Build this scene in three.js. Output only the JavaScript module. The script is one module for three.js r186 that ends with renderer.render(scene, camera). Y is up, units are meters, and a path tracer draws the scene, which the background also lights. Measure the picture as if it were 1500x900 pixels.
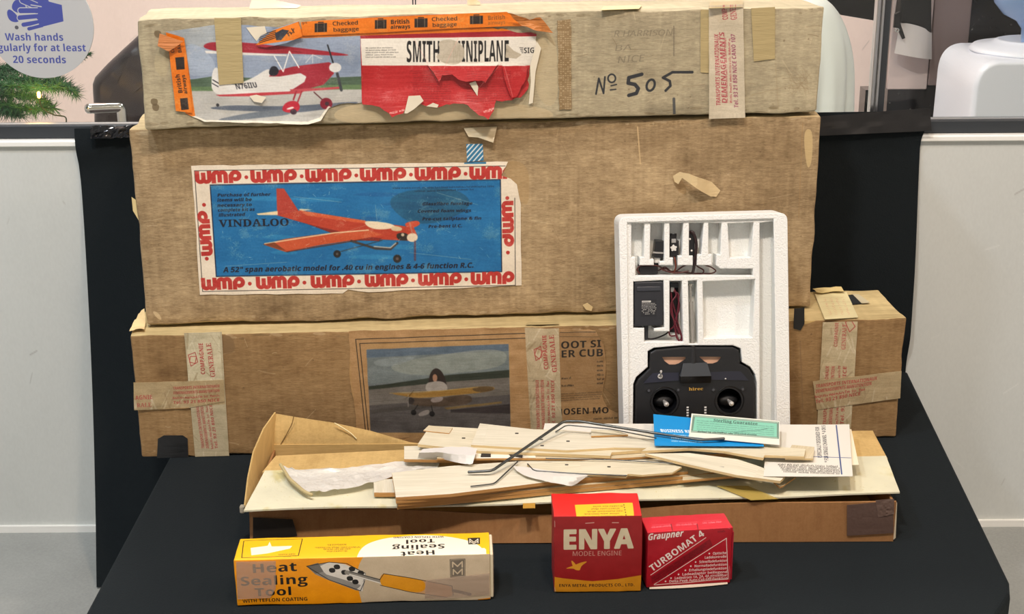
import * as THREE from 'three';
import { RoundedBoxGeometry } from 'three/addons/geometries/RoundedBoxGeometry.js';
import { TessellateModifier } from 'three/addons/modifiers/TessellateModifier.js';
import { mergeGeometries, mergeVertices, toCreasedNormals } from 'three/addons/utils/BufferGeometryUtils.js';
import { RectAreaLightUniformsLib } from 'three/addons/lights/RectAreaLightUniformsLib.js';

// ---------------------------------------------------------------- camera, light, exposure
const scene = new THREE.Scene();
scene.background = new THREE.Color(0x0b0b0c);
const FOCAL = 2100, TABLE = 0.29;                       // focal length in pixels of the 1500 x 900 picture; table height
const camera = new THREE.PerspectiveCamera(2 * Math.atan(450 / FOCAL) * 180 / Math.PI, 1500 / 900, 0.05, 30);
camera.rotation.order = 'YXZ';
camera.position.set(0, 1.14, 1.92);
camera.rotation.set(-18.3 * Math.PI / 180, 0, -0.006);
camera.updateMatrixWorld(true);
const renderer = new THREE.WebGLRenderer({ antialias: true });
renderer.toneMapping = THREE.LinearToneMapping;
renderer.toneMappingExposure = 0.95;
renderer.shadowMap.enabled = true;
RectAreaLightUniformsLib.init();
const CEILING = 2.62;
// ceiling lamps: x, z, side, radiance, colour
const LAMPS = [
  [-0.95, 0.85, 0.15, 300, 0xe6f0ff],
  [0.30, 1.22, 0.15, 330, 0xffe2c6],
  [-0.30, 1.32, 0.15, 520, 0xfff9f2],
  [1.70, 0.95, 0.15, 330, 0xffe4d0],  // unseen fill lamp, added to brighten and warm the right wall
  [-0.6, -1.35, 0.30, 190, 0xfff2ea],
  [0.95, -1.35, 0.30, 190, 0xfff2ea],
];

// ---------------------------------------------------------------- small helpers
const V3 = (x, y, z) => new THREE.Vector3(x, y, z);
function mulberry(a) { return () => { a = (a + 0x6d2b79f5) | 0; let t = Math.imul(a ^ (a >>> 15), 1 | a); t = (t + Math.imul(t ^ (t >>> 7), 61 | t)) ^ t; return ((t ^ (t >>> 14)) >>> 0) / 4294967296; }; }
const RT = new Float32Array(65536); { const r = mulberry(77); for (let i = 0; i < 65536; i++) RT[i] = r(); }
function vn(x, y, s = 0) {                               // value noise 0..1
  const ix = Math.floor(x), iy = Math.floor(y); let fx = x - ix, fy = y - iy;
  fx = fx * fx * (3 - 2 * fx); fy = fy * fy * (3 - 2 * fy);
  const h = (a, b) => RT[((a * 197 + b * 5431 + s * 977) ^ (b * 31 + a * 7)) & 65535];
  const a = h(ix, iy), b = h(ix + 1, iy), c = h(ix, iy + 1), d = h(ix + 1, iy + 1);
  return a + (b - a) * fx + (c - a) * fy + (a - b - c + d) * fx * fy;
}
const fbm = (x, y, s = 0, o = 4) => { let v = 0, a = 0.5, n = 0; for (let i = 0; i < o; i++) { v += a * vn(x, y, s + i); n += a; a *= 0.5; x *= 2.03; y *= 2.03; } return v / n; };
function ray(px, py) { return V3((px - 750) / FOCAL, (450 - py) / FOCAL, -1).applyQuaternion(camera.quaternion); }
const meet = (px, py, p, n) => { const d = ray(px, py); return camera.position.clone().addScaledVector(d, p.clone().sub(camera.position).dot(n) / d.dot(n)); };
const onY = (px, py, y) => meet(px, py, V3(0, y, 0), V3(0, 1, 0));
const onZ = (px, py, z) => meet(px, py, V3(0, 0, z), V3(0, 0, 1));

const used = {};
function numbered(n) { const k = used[n] = (used[n] ?? -1) + 1; return k ? n + '_' + String(k).padStart(3, '0') : n; }
function tag(o, label, category, group) { o.userData.label = label; o.userData.category = category; if (group) o.userData.group = group; return o; }
function thing(name, label, category, pos = V3(0, 0, 0), yaw = 0, group) {
  const o = new THREE.Group(); o.name = numbered(name); o.position.copy(pos); o.rotation.y = yaw; scene.add(o);
  return tag(o, label, category, group);
}
function part(name, geo, mat, parent, label) { const m = new THREE.Mesh(geo, mat); m.name = name; parent.add(m); if (label) m.userData.label = label; return m; }
function solo(name, geo, mat, label, category, group) {   // a thing that is one mesh; its origin is moved to its base
  geo.computeBoundingBox(); const b = geo.boundingBox, c = V3((b.min.x + b.max.x) / 2, b.min.y, (b.min.z + b.max.z) / 2);
  geo.translate(-c.x, -c.y, -c.z);
  const m = new THREE.Mesh(geo, mat); m.name = numbered(name); m.position.copy(c); scene.add(m);
  return tag(m, label, category, group);
}
function struct(name, geo, mat, parent) { const m = new THREE.Mesh(geo, mat); m.name = name; (parent ?? scene).add(m); if (!parent) m.userData.kind = 'structure'; return m; }
const box = (w, h, d, x = 0, y = 0, z = 0) => new THREE.BoxGeometry(w, h, d).translate(x, y, z);
const rbox = (w, h, d, r, x = 0, y = 0, z = 0, seg = 3) => new RoundedBoxGeometry(w, h, d, seg, r).translate(x, y, z);
const spans = (x0, x1, y0, y1, z0, z1) => box(x1 - x0, y1 - y0, z1 - z0, (x0 + x1) / 2, (y0 + y1) / 2, (z0 + z1) / 2);
const merge = (list) => mergeGeometries(list.map((g) => { const n = g.index ? g.toNonIndexed() : g; for (const k of Object.keys(n.attributes)) if (!['position', 'normal', 'uv'].includes(k)) n.deleteAttribute(k); n.morphAttributes = {}; return n; }));
const tube = (pts, r, seg = 60, closed = false) => new THREE.TubeGeometry(new THREE.CatmullRomCurve3(pts, closed, 'centripetal'), seg, r, 8, closed);
function rod(pts, r) {                                   // bent rod: straight runs with short bends
  const path = new THREE.CurvePath();
  let last = pts[0];
  for (let i = 1; i < pts.length - 1; i++) {
    const b = Math.min(0.006, pts[i].distanceTo(pts[i - 1]) * 0.4, pts[i].distanceTo(pts[i + 1]) * 0.4);
    const a = pts[i].clone().lerp(pts[i - 1], b / pts[i].distanceTo(pts[i - 1])), c = pts[i].clone().lerp(pts[i + 1], b / pts[i].distanceTo(pts[i + 1]));
    path.add(new THREE.LineCurve3(last, a)); path.add(new THREE.QuadraticBezierCurve3(a, pts[i], c)); last = c;
  }
  path.add(new THREE.LineCurve3(last, pts[pts.length - 1]));
  const L = path.getLength(), n = Math.max(40, Math.round(L / 0.002));
  const p = path.getSpacedPoints(n), curve = new THREE.CatmullRomCurve3(p);
  const caps = [pts[0], pts[pts.length - 1]].map((q) => new THREE.SphereGeometry(r, 8, 6).translate(q.x, q.y, q.z));
  return merge([new THREE.TubeGeometry(curve, n, r, 8, false), ...caps]);
}

// ---------------------------------------------------------------- textures
const rgbOf = (c) => { const k = new THREE.Color(c); const o = {}; k.getRGB(o, THREE.SRGBColorSpace); return [o.r * 255, o.g * 255, o.b * 255]; };
function canvasTex(w, h, draw, srgb = true, repeat) {
  const c = document.createElement('canvas'); c.width = w; c.height = h; draw(c.getContext('2d'), w, h);
  const t = new THREE.CanvasTexture(c); if (srgb) t.colorSpace = THREE.SRGBColorSpace;
  t.wrapS = t.wrapT = repeat ? THREE.RepeatWrapping : THREE.ClampToEdgeWrapping; t.magFilter = THREE.LinearFilter;
  return t;
}
function pixels(ctx, w, h, f) {                          // f(x, y, rgb) edits rgb in place
  const im = ctx.getImageData(0, 0, w, h), d = im.data, c = [0, 0, 0];
  for (let y = 0; y < h; y++) for (let x = 0; x < w; x++) {
    const i = (y * w + x) * 4; c[0] = d[i]; c[1] = d[i + 1]; c[2] = d[i + 2]; f(x, y, c);
    d[i] = c[0]; d[i + 1] = c[1]; d[i + 2] = c[2]; d[i + 3] = 255;
  }
  ctx.putImageData(im, 0, 0);
}
function kraft(base, seed, mmpp = 0.5, amp = 1) {        // fibres, faint flutes, stains
  const b = rgbOf(base);
  return (x, y, c) => {
    const X = x * mmpp, Y = y * mmpp;
    const n = (fbm(X / 90, Y / 60, seed, 3) - 0.5) * 30 + (vn(X / 14, Y / 2.2, seed + 5) - 0.5) * 13 + (vn(X / 4, Y / 0.8, seed + 8) - 0.5) * 20 + (vn(X / 3.4, Y / 120, seed + 9) - 0.5) * 9 + (vn(X / 1.1, Y / 1.1, seed + 2) - 0.5) * 9 + (vn(X / 9, Y / 9, seed + 3) - 0.5) * 12;
    const st = Math.max(0, fbm(X / 40, Y / 28, seed + 20, 4) - 0.62) * 80;
    const k = n * amp - st * amp;
    c[0] = b[0] + k; c[1] = b[1] + k * 0.96; c[2] = b[2] + k * 0.82;
  };
}
const std = (o) => new THREE.MeshStandardMaterial({ roughness: 0.85, side: THREE.DoubleSide, ...o });
const noiseTex = (s, f, w = 512) => canvasTex(w, w, (g) => pixels(g, w, w, (x, y, c) => { c[0] = c[1] = c[2] = 255 * f(x, y, s); }), false, true);
// wraps a noise so that it tiles over n cells
const bumpPaper = noiseTex(3, (x, y) => { const a = (u) => Math.abs(2 * u - 1); return 0.5 * a(vn((x % 512) / 64, y / 64, 3)) + 0.3 * a(vn(x / 24, y / 24, 5)) + 0.2 * vn(x / 4, y / 4, 9); });
const bumpFoam = noiseTex(5, (x, y) => 0.6 * vn(x / 7, y / 7, 2) + 0.4 * vn(x / 2.5, y / 2.5, 4));
const bumpFine = noiseTex(6, (x, y) => 0.5 * vn(x / 3, y / 3, 2) + 0.5 * vn(x / 1.3, y / 1.3, 4));
const bumpBoard = noiseTex(8, (x, y) => 0.45 * vn(x / 5, y / 120, 2) + 0.35 * fbm(x / 40, y / 40, 4, 3) + 0.2 * vn(x / 2, y / 2, 7));

// ---------------------------------------------------------------- printed faces
class Face {                                             // a flat face of a box: origin at its lower left corner, u right, v up, n outward
  constructor(o, u, v, n, W, H, ppmm = 2) { Object.assign(this, { o, u, v, n, W, H, ppmm: Math.min(ppmm, 2.04 / Math.max(W, H)) }); }
  loc(px, py) { const p = meet(px, py, this.o, this.n).sub(this.o); return [p.dot(this.u), p.dot(this.v)]; }
  mm(px, py) { const [a, b] = this.loc(px, py); return [a * 1000, (this.H - b) * 1000]; }
}
class Art {                                              // a drawing on a face, in millimetres
  constructor(face, base, wear) {
    this.f = face; const k = face.ppmm; this.w = Math.round(face.W * 1000 * k); this.h = Math.round(face.H * 1000 * k);
    this.c = document.createElement('canvas'); this.c.width = this.w; this.c.height = this.h;
    const g = this.g = this.c.getContext('2d'); g.fillStyle = base; g.fillRect(0, 0, this.w, this.h);
    this.scale();
  }
  scale() { const k = this.f.ppmm; this.g.setTransform(k, 0, 0, k, 0, 0); }
  px(f) { this.g.setTransform(1, 0, 0, 1, 0, 0); pixels(this.g, this.w, this.h, f); this.scale(); }
  path(pts, close = true) { const g = this.g; g.beginPath(); pts.forEach((p, i) => { const [x, y] = this.f.mm(p[0], p[1]); i ? g.lineTo(x, y) : g.moveTo(x, y); }); if (close) g.closePath(); }
  poly(pts, fill, alpha = 1) { this.path(pts); this.g.globalAlpha = alpha; this.g.fillStyle = fill; this.g.fill(); this.g.globalAlpha = 1; }
  smooth(pts, fill, alpha = 1) {                         // closed rounded outline
    const g = this.g, q = pts.map((p) => this.f.mm(p[0], p[1])), n = q.length, mid = (a, b) => [(a[0] + b[0]) / 2, (a[1] + b[1]) / 2];
    g.beginPath(); let m = mid(q[n - 1], q[0]); g.moveTo(...m);
    for (let i = 0; i < n; i++) { m = mid(q[i], q[(i + 1) % n]); g.quadraticCurveTo(...q[i], ...m); }
    g.closePath(); g.globalAlpha = alpha; g.fillStyle = fill; g.fill(); g.globalAlpha = 1;
  }
  mmpp(p) { const a = this.f.mm(p[0], p[1]), b = this.f.mm(p[0] + 1, p[1]); return Math.hypot(a[0] - b[0], a[1] - b[1]); }
  line(pts, color, w = 1, alpha = 1, cap = 'round') { this.path(pts, false); const g = this.g; g.lineCap = cap; g.lineJoin = 'round'; g.globalAlpha = alpha; g.strokeStyle = color; g.lineWidth = w * this.mmpp(pts[0]); g.stroke(); g.globalAlpha = 1; }
  ring(pts, color, w = 1) { this.path(pts); this.g.strokeStyle = color; this.g.lineWidth = w * this.mmpp(pts[0]); this.g.stroke(); }
  dot(p, r, fill, ry) { const g = this.g, [x, y] = this.f.mm(...p), [x2] = this.f.mm(p[0] + r, p[1]), [, y2] = this.f.mm(p[0], p[1] + (ry ?? r)); g.beginPath(); g.ellipse(x, y, Math.abs(x2 - x), Math.abs(y2 - y), 0, 0, 7); g.fillStyle = fill; g.fill(); }
  text(s, a, b, cap, color, o = {}) {
    const { font = 'sans-serif', bold = true, slant = 0, alpha = 1, stroke = 0 } = o, g = this.g;
    const A = this.f.mm(...a), B = this.f.mm(...b), L = Math.hypot(b[0] - a[0], b[1] - a[1]), up = [(b[1] - a[1]) / L * cap, -(b[0] - a[0]) / L * cap], C = this.f.mm(a[0] + up[0], a[1] + up[1]);
    const len = Math.hypot(B[0] - A[0], B[1] - A[1]), cm = Math.hypot(C[0] - A[0], C[1] - A[1]);
    g.save(); g.translate(...A); g.rotate(Math.atan2(B[1] - A[1], B[0] - A[0]));
    g.font = (bold ? 'bold ' : '') + '40px ' + font; const w = g.measureText(s).width;
    const sy = cm / 0.714 / 40; g.transform(len / w, 0, -slant * sy, sy, 0, 0);
    g.globalAlpha = alpha; g.fillStyle = color; g.textBaseline = 'alphabetic'; g.fillText(s, 0, 0);
    if (stroke) { g.strokeStyle = color; g.lineWidth = stroke; g.lineJoin = 'round'; g.strokeText(s, 0, 0); }
    g.restore(); g.globalAlpha = 1;
  }
  greek(a, b, cap, color, seed = 1, alpha = 0.8) {       // print too small to read: a run of short strokes
    const r = mulberry(seed * 71 + 5), g = this.g; let t = 0; const L = Math.hypot(b[0] - a[0], b[1] - a[1]);
    const at = (t, o) => [a[0] + (b[0] - a[0]) * t - (b[1] - a[1]) / L * o * -1, a[1] + (b[1] - a[1]) * t - (b[0] - a[0]) / L * o];
    while (t < 1) {
      const word = Math.min(1 - t, (cap * (1.5 + r() * 5)) / L), e = t + word;
      for (let s = t; s < e; s += cap * 0.62 / L) { const h = cap * (0.65 + r() * 0.45); this.line([at(s, 0), at(s + cap * 0.12 * (r() - 0.5) / L, h)], color, cap * 0.26, alpha, 'butt'); if (r() < 0.6) this.line([at(s, h * r()), at(s + cap * 0.45 / L, h * r())], color, cap * 0.2, alpha, 'butt'); }
      t = e + cap * 0.75 / L;
    }
  }
  soften(ax, ay, bx, by, r) {                            // the slight blur of a halftone print
    const g = this.g, [x0, y0] = this.f.mm(ax, ay), [x1, y1] = this.f.mm(bx, by), c = document.createElement('canvas'); c.width = this.w; c.height = this.h; c.getContext('2d').drawImage(this.c, 0, 0);
    g.save(); g.beginPath(); g.rect(x0, y0, x1 - x0, y1 - y0); g.clip(); g.setTransform(1, 0, 0, 1, 0, 0);
    for (const [dx, dy] of [[1, 0.3], [-1, -0.3], [0.3, 1], [-0.3, -1]]) { g.globalAlpha = 0.3; g.drawImage(c, dx * r, dy * r); }
    g.globalAlpha = 1; g.restore(); this.scale();
  }
  tex() { const t = new THREE.CanvasTexture(this.c); t.colorSpace = THREE.SRGBColorSpace; t.magFilter = THREE.LinearFilter; return t; }
}

// ---------------------------------------------------------------- cartons
function ticks(L, n, r) { const o = [-L / 2]; for (let i = 0; i <= n; i++) o.push(-L / 2 + r + (L - 2 * r) * i / n); o.push(L / 2); return o; }
// a box with softened, slightly battered edges; base at y = 0, front at z = +D/2. Material slots: right, left, top, bottom, front, back
function carton(W, H, D, { r = 0.003, cell = 0.012, batter = 0.0015, bulge = () => 0, warp, seed = 1 } = {}) {
  const n = (L) => Math.max(2, Math.round(L / cell)), xs = ticks(W, n(W), r), ys = ticks(H, n(H), r), zs = ticks(D, n(D), r);
  const pos = [], uv = [], idx = [], groups = [];
  const put = (x, y, z) => {
    const c = [THREE.MathUtils.clamp(x, -W / 2 + r, W / 2 - r), THREE.MathUtils.clamp(y, -H / 2 + r, H / 2 - r), THREE.MathUtils.clamp(z, -D / 2 + r, D / 2 - r)];
    const d = V3(x - c[0], y - c[1], z - c[2]), p = V3(...c).add(d.setLength(r));
    const ex = W / 2 - Math.abs(x), ey = H / 2 - Math.abs(y), ez = D / 2 - Math.abs(z), e = [ex, ey, ez].sort((a, b) => a - b)[1];
    const k = batter * Math.exp(-e / 0.012) * (fbm(x * 28 + z * 13, y * 28 - z * 17, seed, 3) - 0.62) * 2.6;
    p.x += Math.sign(x) * (ex < 0.02 ? k : 0); p.y += Math.sign(y) * (ey < 0.02 ? k : 0); p.z += Math.sign(z) * (ez < 0.02 ? k : 0);
    if (z > D / 2 - 1e-6) p.z += bulge(x + W / 2, y + H / 2);
    p.y += H / 2; if (warp) warp(p); pos.push(p.x, p.y, p.z);
  };
  const side = (a, b, f, uvf, flip, m) => {
    const base = pos.length / 3, start = idx.length;
    for (const j of b) for (const i of a) { const q = f(i, j); put(...q); uv.push(...uvf(...q)); }
    for (let j = 0; j < b.length - 1; j++) for (let i = 0; i < a.length - 1; i++) {
      const p = base + j * a.length + i, q = p + 1, s = p + a.length, t = s + 1;
      flip ? idx.push(p, s, q, q, s, t) : idx.push(p, q, s, q, t, s);
    }
    groups.push([start, idx.length - start, m]);
  };
  side(zs, ys, (i, j) => [W / 2, j, i], (x, y, z) => [0.5 - z / D, y / H + 0.5], true, 0);
  side(zs, ys, (i, j) => [-W / 2, j, i], (x, y, z) => [0.5 + z / D, y / H + 0.5], false, 1);
  side(xs, zs, (i, j) => [i, H / 2, j], (x, y, z) => [x / W + 0.5, 0.5 - z / D], true, 2);
  side(xs, zs, (i, j) => [i, -H / 2, j], (x, y, z) => [x / W + 0.5, 0.5 + z / D], false, 3);
  side(xs, ys, (i, j) => [i, j, D / 2], (x, y, z) => [x / W + 0.5, y / H + 0.5], false, 4);
  side(xs, ys, (i, j) => [i, j, -D / 2], (x, y, z) => [0.5 - x / W, y / H + 0.5], true, 5);
  const g = new THREE.BufferGeometry(); g.setAttribute('position', new THREE.Float32BufferAttribute(pos, 3)); g.setAttribute('uv', new THREE.Float32BufferAttribute(uv, 2)); g.setIndex(idx);
  for (const q of groups) g.addGroup(...q);
  g.computeVertexNormals();
  return g;
}
// where a box stands, from its lower front corners and one upper corner
function fit(bl, br, y, tl, D, gap = 0) {
  const a = onY(...bl, y), b = onY(...br, y), u = b.clone().sub(a), W = u.length(); u.normalize();
  const n = V3(-u.z, 0, u.x), H = meet(...tl, a, n).y - y - gap;
  const base = a.clone().addScaledVector(u, W / 2).addScaledVector(n, -D / 2); base.y += gap;
  const up = V3(0, 1, 0), yaw = Math.atan2(-u.z, u.x), o = a.clone(); o.y += gap;
  return { base, yaw, W, H, D, front: (k) => new Face(o, u, up, n, W, H, k), top: (k) => new Face(o.clone().addScaledVector(up, H), u, n.clone().negate(), up, W, D, k) };
}
function torn(pts, amp, step, seed = 1) {                // ragged outline, pixels
  const r = mulberry(seed), o = [];
  pts.forEach((p, i) => { const q = pts[(i + 1) % pts.length], L = Math.hypot(q[0] - p[0], q[1] - p[1]), n = Math.max(1, Math.round(L / step)); for (let k = 0; k < n; k++) o.push([p[0] + (q[0] - p[0]) * k / n + (k ? (r() - 0.5) * amp * 2 : 0), p[1] + (q[1] - p[1]) * k / n + (k ? (r() - 0.5) * amp * 2 : 0)]); });
  return o;
}
// a thin sheet on a box face, in the box's own frame; lift(u, v) stands it off the face
function sheet(F, D, pts, { off = 0.0009, lift, bulge = () => 0, cell = 0.012, thick = 0.0005, kind = 'front', y0 = 0 } = {}) {
  const s = new THREE.Shape(pts.map((p) => new THREE.Vector2(...F.loc(p[0], p[1]))));
  let g = new THREE.ShapeGeometry(s); g.deleteAttribute('normal');
  g = new TessellateModifier(cell, 7).modify(g); g = mergeVertices(g, 1e-6);
  const p = g.attributes.position, N = p.count, uv = [], pos = [], idx = Array.from(g.index.array);
  const count = new Map(); for (let i = 0; i < idx.length; i += 3) for (const [a, b] of [[0, 1], [1, 2], [2, 0]]) { const x = idx[i + a], y = idx[i + b], k = Math.min(x, y) + '_' + Math.max(x, y); count.set(k, count.has(k) ? null : [x, y]); }
  for (const o of [off, off - thick]) for (let i = 0; i < N; i++) {
    const u = p.getX(i), v = p.getY(i), h = bulge(u, v) + (lift ? lift(u, v) : 0) + o; uv.push(u / F.W, v / F.H);
    kind === 'front' ? pos.push(u - F.W / 2, v, D / 2 + h) : pos.push(u - F.W / 2, y0 + h, F.H / 2 - v);
  }
  const all = idx.slice(); for (let i = 0; i < idx.length; i += 3) all.push(idx[i] + N, idx[i + 2] + N, idx[i + 1] + N);
  for (const e of count.values()) if (e) all.push(e[1], e[0], e[0] + N, e[1], e[0] + N, e[1] + N);
  const q = new THREE.BufferGeometry(); q.setAttribute('position', new THREE.Float32BufferAttribute(pos, 3)); q.setAttribute('uv', new THREE.Float32BufferAttribute(uv, 2)); q.setIndex(all);
  return toCreasedNormals(q, 0.6);
}

// ---------------------------------------------------------------- the setting
const WALL = -0.31;
const wallTop = onZ(60, 206, WALL).y;                    // top of the low wall
const wallTex = (base, seed) => canvasTex(1024, 512, (g, w, h) => {
  const b = rgbOf(base);
  pixels(g, w, h, (x, y, c) => { const k = (fbm(x / 120, y / 120, seed, 4) - 0.5) * 10 + (vn(x / 2, y / 2, seed) - 0.5) * 4; c[0] = b[0] + k; c[1] = b[1] + k; c[2] = b[2] + k; });
  const r = mulberry(seed); g.lineWidth = 1;
  for (let i = 0; i < 60; i++) { g.globalAlpha = 0.1 + r() * 0.25; g.strokeStyle = r() < 0.7 ? '#6f6a66' : '#ffffff'; const x = r() * w, y = r() * h; g.beginPath(); g.moveTo(x, y); g.lineTo(x + (r() - 0.5) * 46, y + (r() - 0.5) * 18); g.stroke(); }
  g.globalAlpha = 1;
}, true, true);
const planar = (geo, k) => { const p = geo.attributes.position, n = geo.attributes.normal, uv = []; for (let i = 0; i < p.count; i++) { const ax = Math.abs(n.getX(i)), ay = Math.abs(n.getY(i)); uv.push(...(ay > 0.5 ? [p.getX(i) * k, p.getZ(i) * k] : ax > 0.5 ? [p.getZ(i) * k, p.getY(i) * k] : [p.getX(i) * k, p.getY(i) * k])); } geo.setAttribute('uv', new THREE.Float32BufferAttribute(uv, 2)); return geo; };
const M = {
  wall: std({ map: wallTex('#ccd1ce', 4), roughness: 0.75 }),
  far: std({ map: wallTex('#efd8d0', 9), roughness: 0.8 }),
  room: std({ color: 0xd2d2d2 }),
  floor: std({ map: canvasTex(1024, 1024, (g, w, h) => pixels(g, w, h, (x, y, c) => { const k = (fbm(x / 90, y / 90, 31, 4) - 0.5) * 22 + (vn(x / 1.5, y / 1.5, 3) - 0.5) * 10; c[0] = 150 + k; c[1] = 154 + k; c[2] = 152 + k; }), true, true), roughness: 0.6 }),
  trim: std({ color: 0xf1f3ef, roughness: 0.45 }),
  blackMetal: std({ color: 0x33383d, roughness: 0.5, metalness: 0.2 }),
  steel: std({ color: 0xb9bcc0, roughness: 0.28, metalness: 1 }),
  chrome: std({ color: 0xd0cfcc, roughness: 0.14, metalness: 1 }),
  glass: new THREE.MeshPhysicalMaterial({ color: 0xf8fbfa, transmission: 1, thickness: 0, roughness: 0, ior: 1.5, specularIntensity: 0.5, side: THREE.DoubleSide }),
  granite: std({ map: canvasTex(1024, 1024, (g, w, h) => {
    pixels(g, w, h, (x, y, c) => { const k = 17 + (fbm(x / 50, y / 50, 12, 4) - 0.5) * 18 + (vn(x / 3, y / 3, 5) - 0.5) * 12; c[0] = k + 2; c[1] = k; c[2] = k + 1; });
    const r = mulberry(8); for (let i = 0; i < 420; i++) { g.fillStyle = ['#8d8b88', '#6b6764', '#b5b0a8', '#4a4543'][Math.floor(r() * 4)]; g.globalAlpha = 0.3 + 0.6 * r(); g.beginPath(); g.ellipse(r() * w, r() * h, 1 + r() * 4, 1 + r() * 2.5, r() * 3, 0, 7); g.fill(); } g.globalAlpha = 1;
  }, true, true), roughness: 0.18 }),
};
const RX = 2.6, ZF = 3.1, ZB = -2.1;
struct('floor', planar(spans(-RX, RX, -0.1, 0, ZB, ZF), 0.7), M.floor);
struct('ceiling', spans(-RX, RX, CEILING, CEILING + 0.1, ZB, ZF), M.room);
struct('wall_left', spans(-RX - 0.1, -RX, -0.1, CEILING + 0.1, ZB - 0.1, ZF + 0.1), M.room);
struct('wall_right', spans(RX, RX + 0.1, -0.1, CEILING + 0.1, ZB - 0.1, ZF + 0.1), M.room);
struct('wall_front', spans(-RX, RX, -0.1, CEILING + 0.1, ZF, ZF + 0.1), M.room);
struct('wall_back', planar(spans(-RX, RX, -0.1, CEILING + 0.1, ZB - 0.1, ZB), 0.6), M.far);
const low = struct('wall_low', planar(spans(-RX, RX, 0, wallTop - 0.009, WALL - 0.1, WALL), 0.9), M.wall);
struct('trim_1', rbox(2 * RX, 0.009, 0.112, 0.002, 0, wallTop - 0.0045, WALL - 0.049), M.trim);
struct('baseboard_back', spans(-RX, RX, 0, 0.012, WALL, WALL + 0.006), M.trim);
// glass partition over the low wall
const railY = onZ(60, 184, WALL - 0.012).y;
struct('trim_2', rbox(2 * RX, railY - wallTop, 0.03, 0.003, 0, (railY + wallTop) / 2, WALL - 0.027), M.blackMetal);
struct('trim_3', box(2 * RX, 0.0012, 0.012, 0, railY + 0.0006, WALL - 0.024), std({ color: 0x8d8f90, roughness: 0.4 }));
const postX = onZ(1287, 130, WALL).x, jointX = onZ(605, 5, WALL).x;
struct('window_1', spans(-RX, jointX - 0.002, railY, 2.3, WALL - 0.031, WALL - 0.025), M.glass);
struct('window_2', spans(jointX + 0.002, postX - 0.008, railY, 2.3, WALL - 0.031, WALL - 0.025), M.glass);
struct('window_3', spans(postX + 0.012, RX, railY, 2.3, WALL - 0.031, WALL - 0.025), M.glass);
struct('wall_header', spans(-RX, RX, 2.3, CEILING, WALL - 0.07, WALL), M.room);
const post = new THREE.Group(); post.name = 'window_post'; post.userData.kind = 'structure'; scene.add(post); post.position.set(postX, railY, WALL - 0.028);
const postH = 2.3 - railY;
part('face_strip', rbox(0.006, postH, 0.02, 0.0015, -0.0045, postH / 2, 0.004), M.steel, post);
part('face_strip', rbox(0.004, postH, 0.024, 0.001, 0.0018, postH / 2, 0.004), M.steel, post);
part('gasket', box(0.010, postH, 0.022, 0.0095, postH / 2, 0), M.blackMetal, post);
const joint = new THREE.Group(); joint.name = 'window_joint'; joint.userData.kind = 'structure'; scene.add(joint); joint.position.set(jointX, railY, WALL - 0.028);
for (const s of [-1, 1]) part('gasket', box(0.0016, postH, 0.008, s * 0.002, postH / 2, 0), M.blackMetal, joint);
// black granite behind the glass at the right
const gz = -1.15, gx0 = onZ(1303, 100, gz).x, gTop = CEILING;
struct('wall_granite', planar(spans(gx0, RX, 0, gTop, gz - 0.12, gz), 1.6), M.granite);
{ // granite ledge that ends beside the post
  const s = new THREE.Shape([[1178, -14], [1206, 6], [1232, 22], [1286, 31], [1286, -60], [1178, -60]].map((p) => { const q = onZ(p[0], p[1], gz + 0.02); return new THREE.Vector2(q.x, q.y); }));
  struct('trim_4', planar(new THREE.ExtrudeGeometry(s, { depth: 0.05, bevelEnabled: false }).translate(0, 0, gz - 0.03), 1.6), M.granite);
  const f = onZ(1268, 132, gz + 0.02), h = onZ(1290, 176, gz + 0.02);
  struct('trim_5', planar(spans(f.x, h.x, h.y - 0.05, f.y, gz - 0.03, gz + 0.02), 1.6), M.granite);
}
// lamps
LAMPS.forEach(([x, z, s, I, c], i) => {
  const l = thing('ceiling_lamp', ['square recessed ceiling lamp over the tool box side of the display', 'square recessed ceiling lamp over the foam tray side of the display', 'square recessed ceiling lamp over the middle of the display', 'added unseen fill lamp that brightens the bare wall on the dispenser side', 'large square ceiling lamp behind the glass on the tree side', 'large square ceiling lamp behind the glass on the dispenser side'][i], 'lamp', V3(x, CEILING, z));
  part('frame', merge([box(s + 0.04, 0.012, 0.02, 0, -0.006, s / 2 + 0.01), box(s + 0.04, 0.012, 0.02, 0, -0.006, -s / 2 - 0.01), box(0.02, 0.012, s, s / 2 + 0.01, -0.006, 0), box(0.02, 0.012, s, -s / 2 - 0.01, -0.006, 0)]), M.trim, l);
  part('diffuser', box(s, 0.004, s, 0, -0.004, 0), std({ color: 0xffffff, emissive: c, emissiveIntensity: 4 }), l);
  const a = new THREE.RectAreaLight(c, I, s, s); a.position.set(0, -0.014, 0); a.rotation.x = -Math.PI / 2; l.add(a);
});

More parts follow.
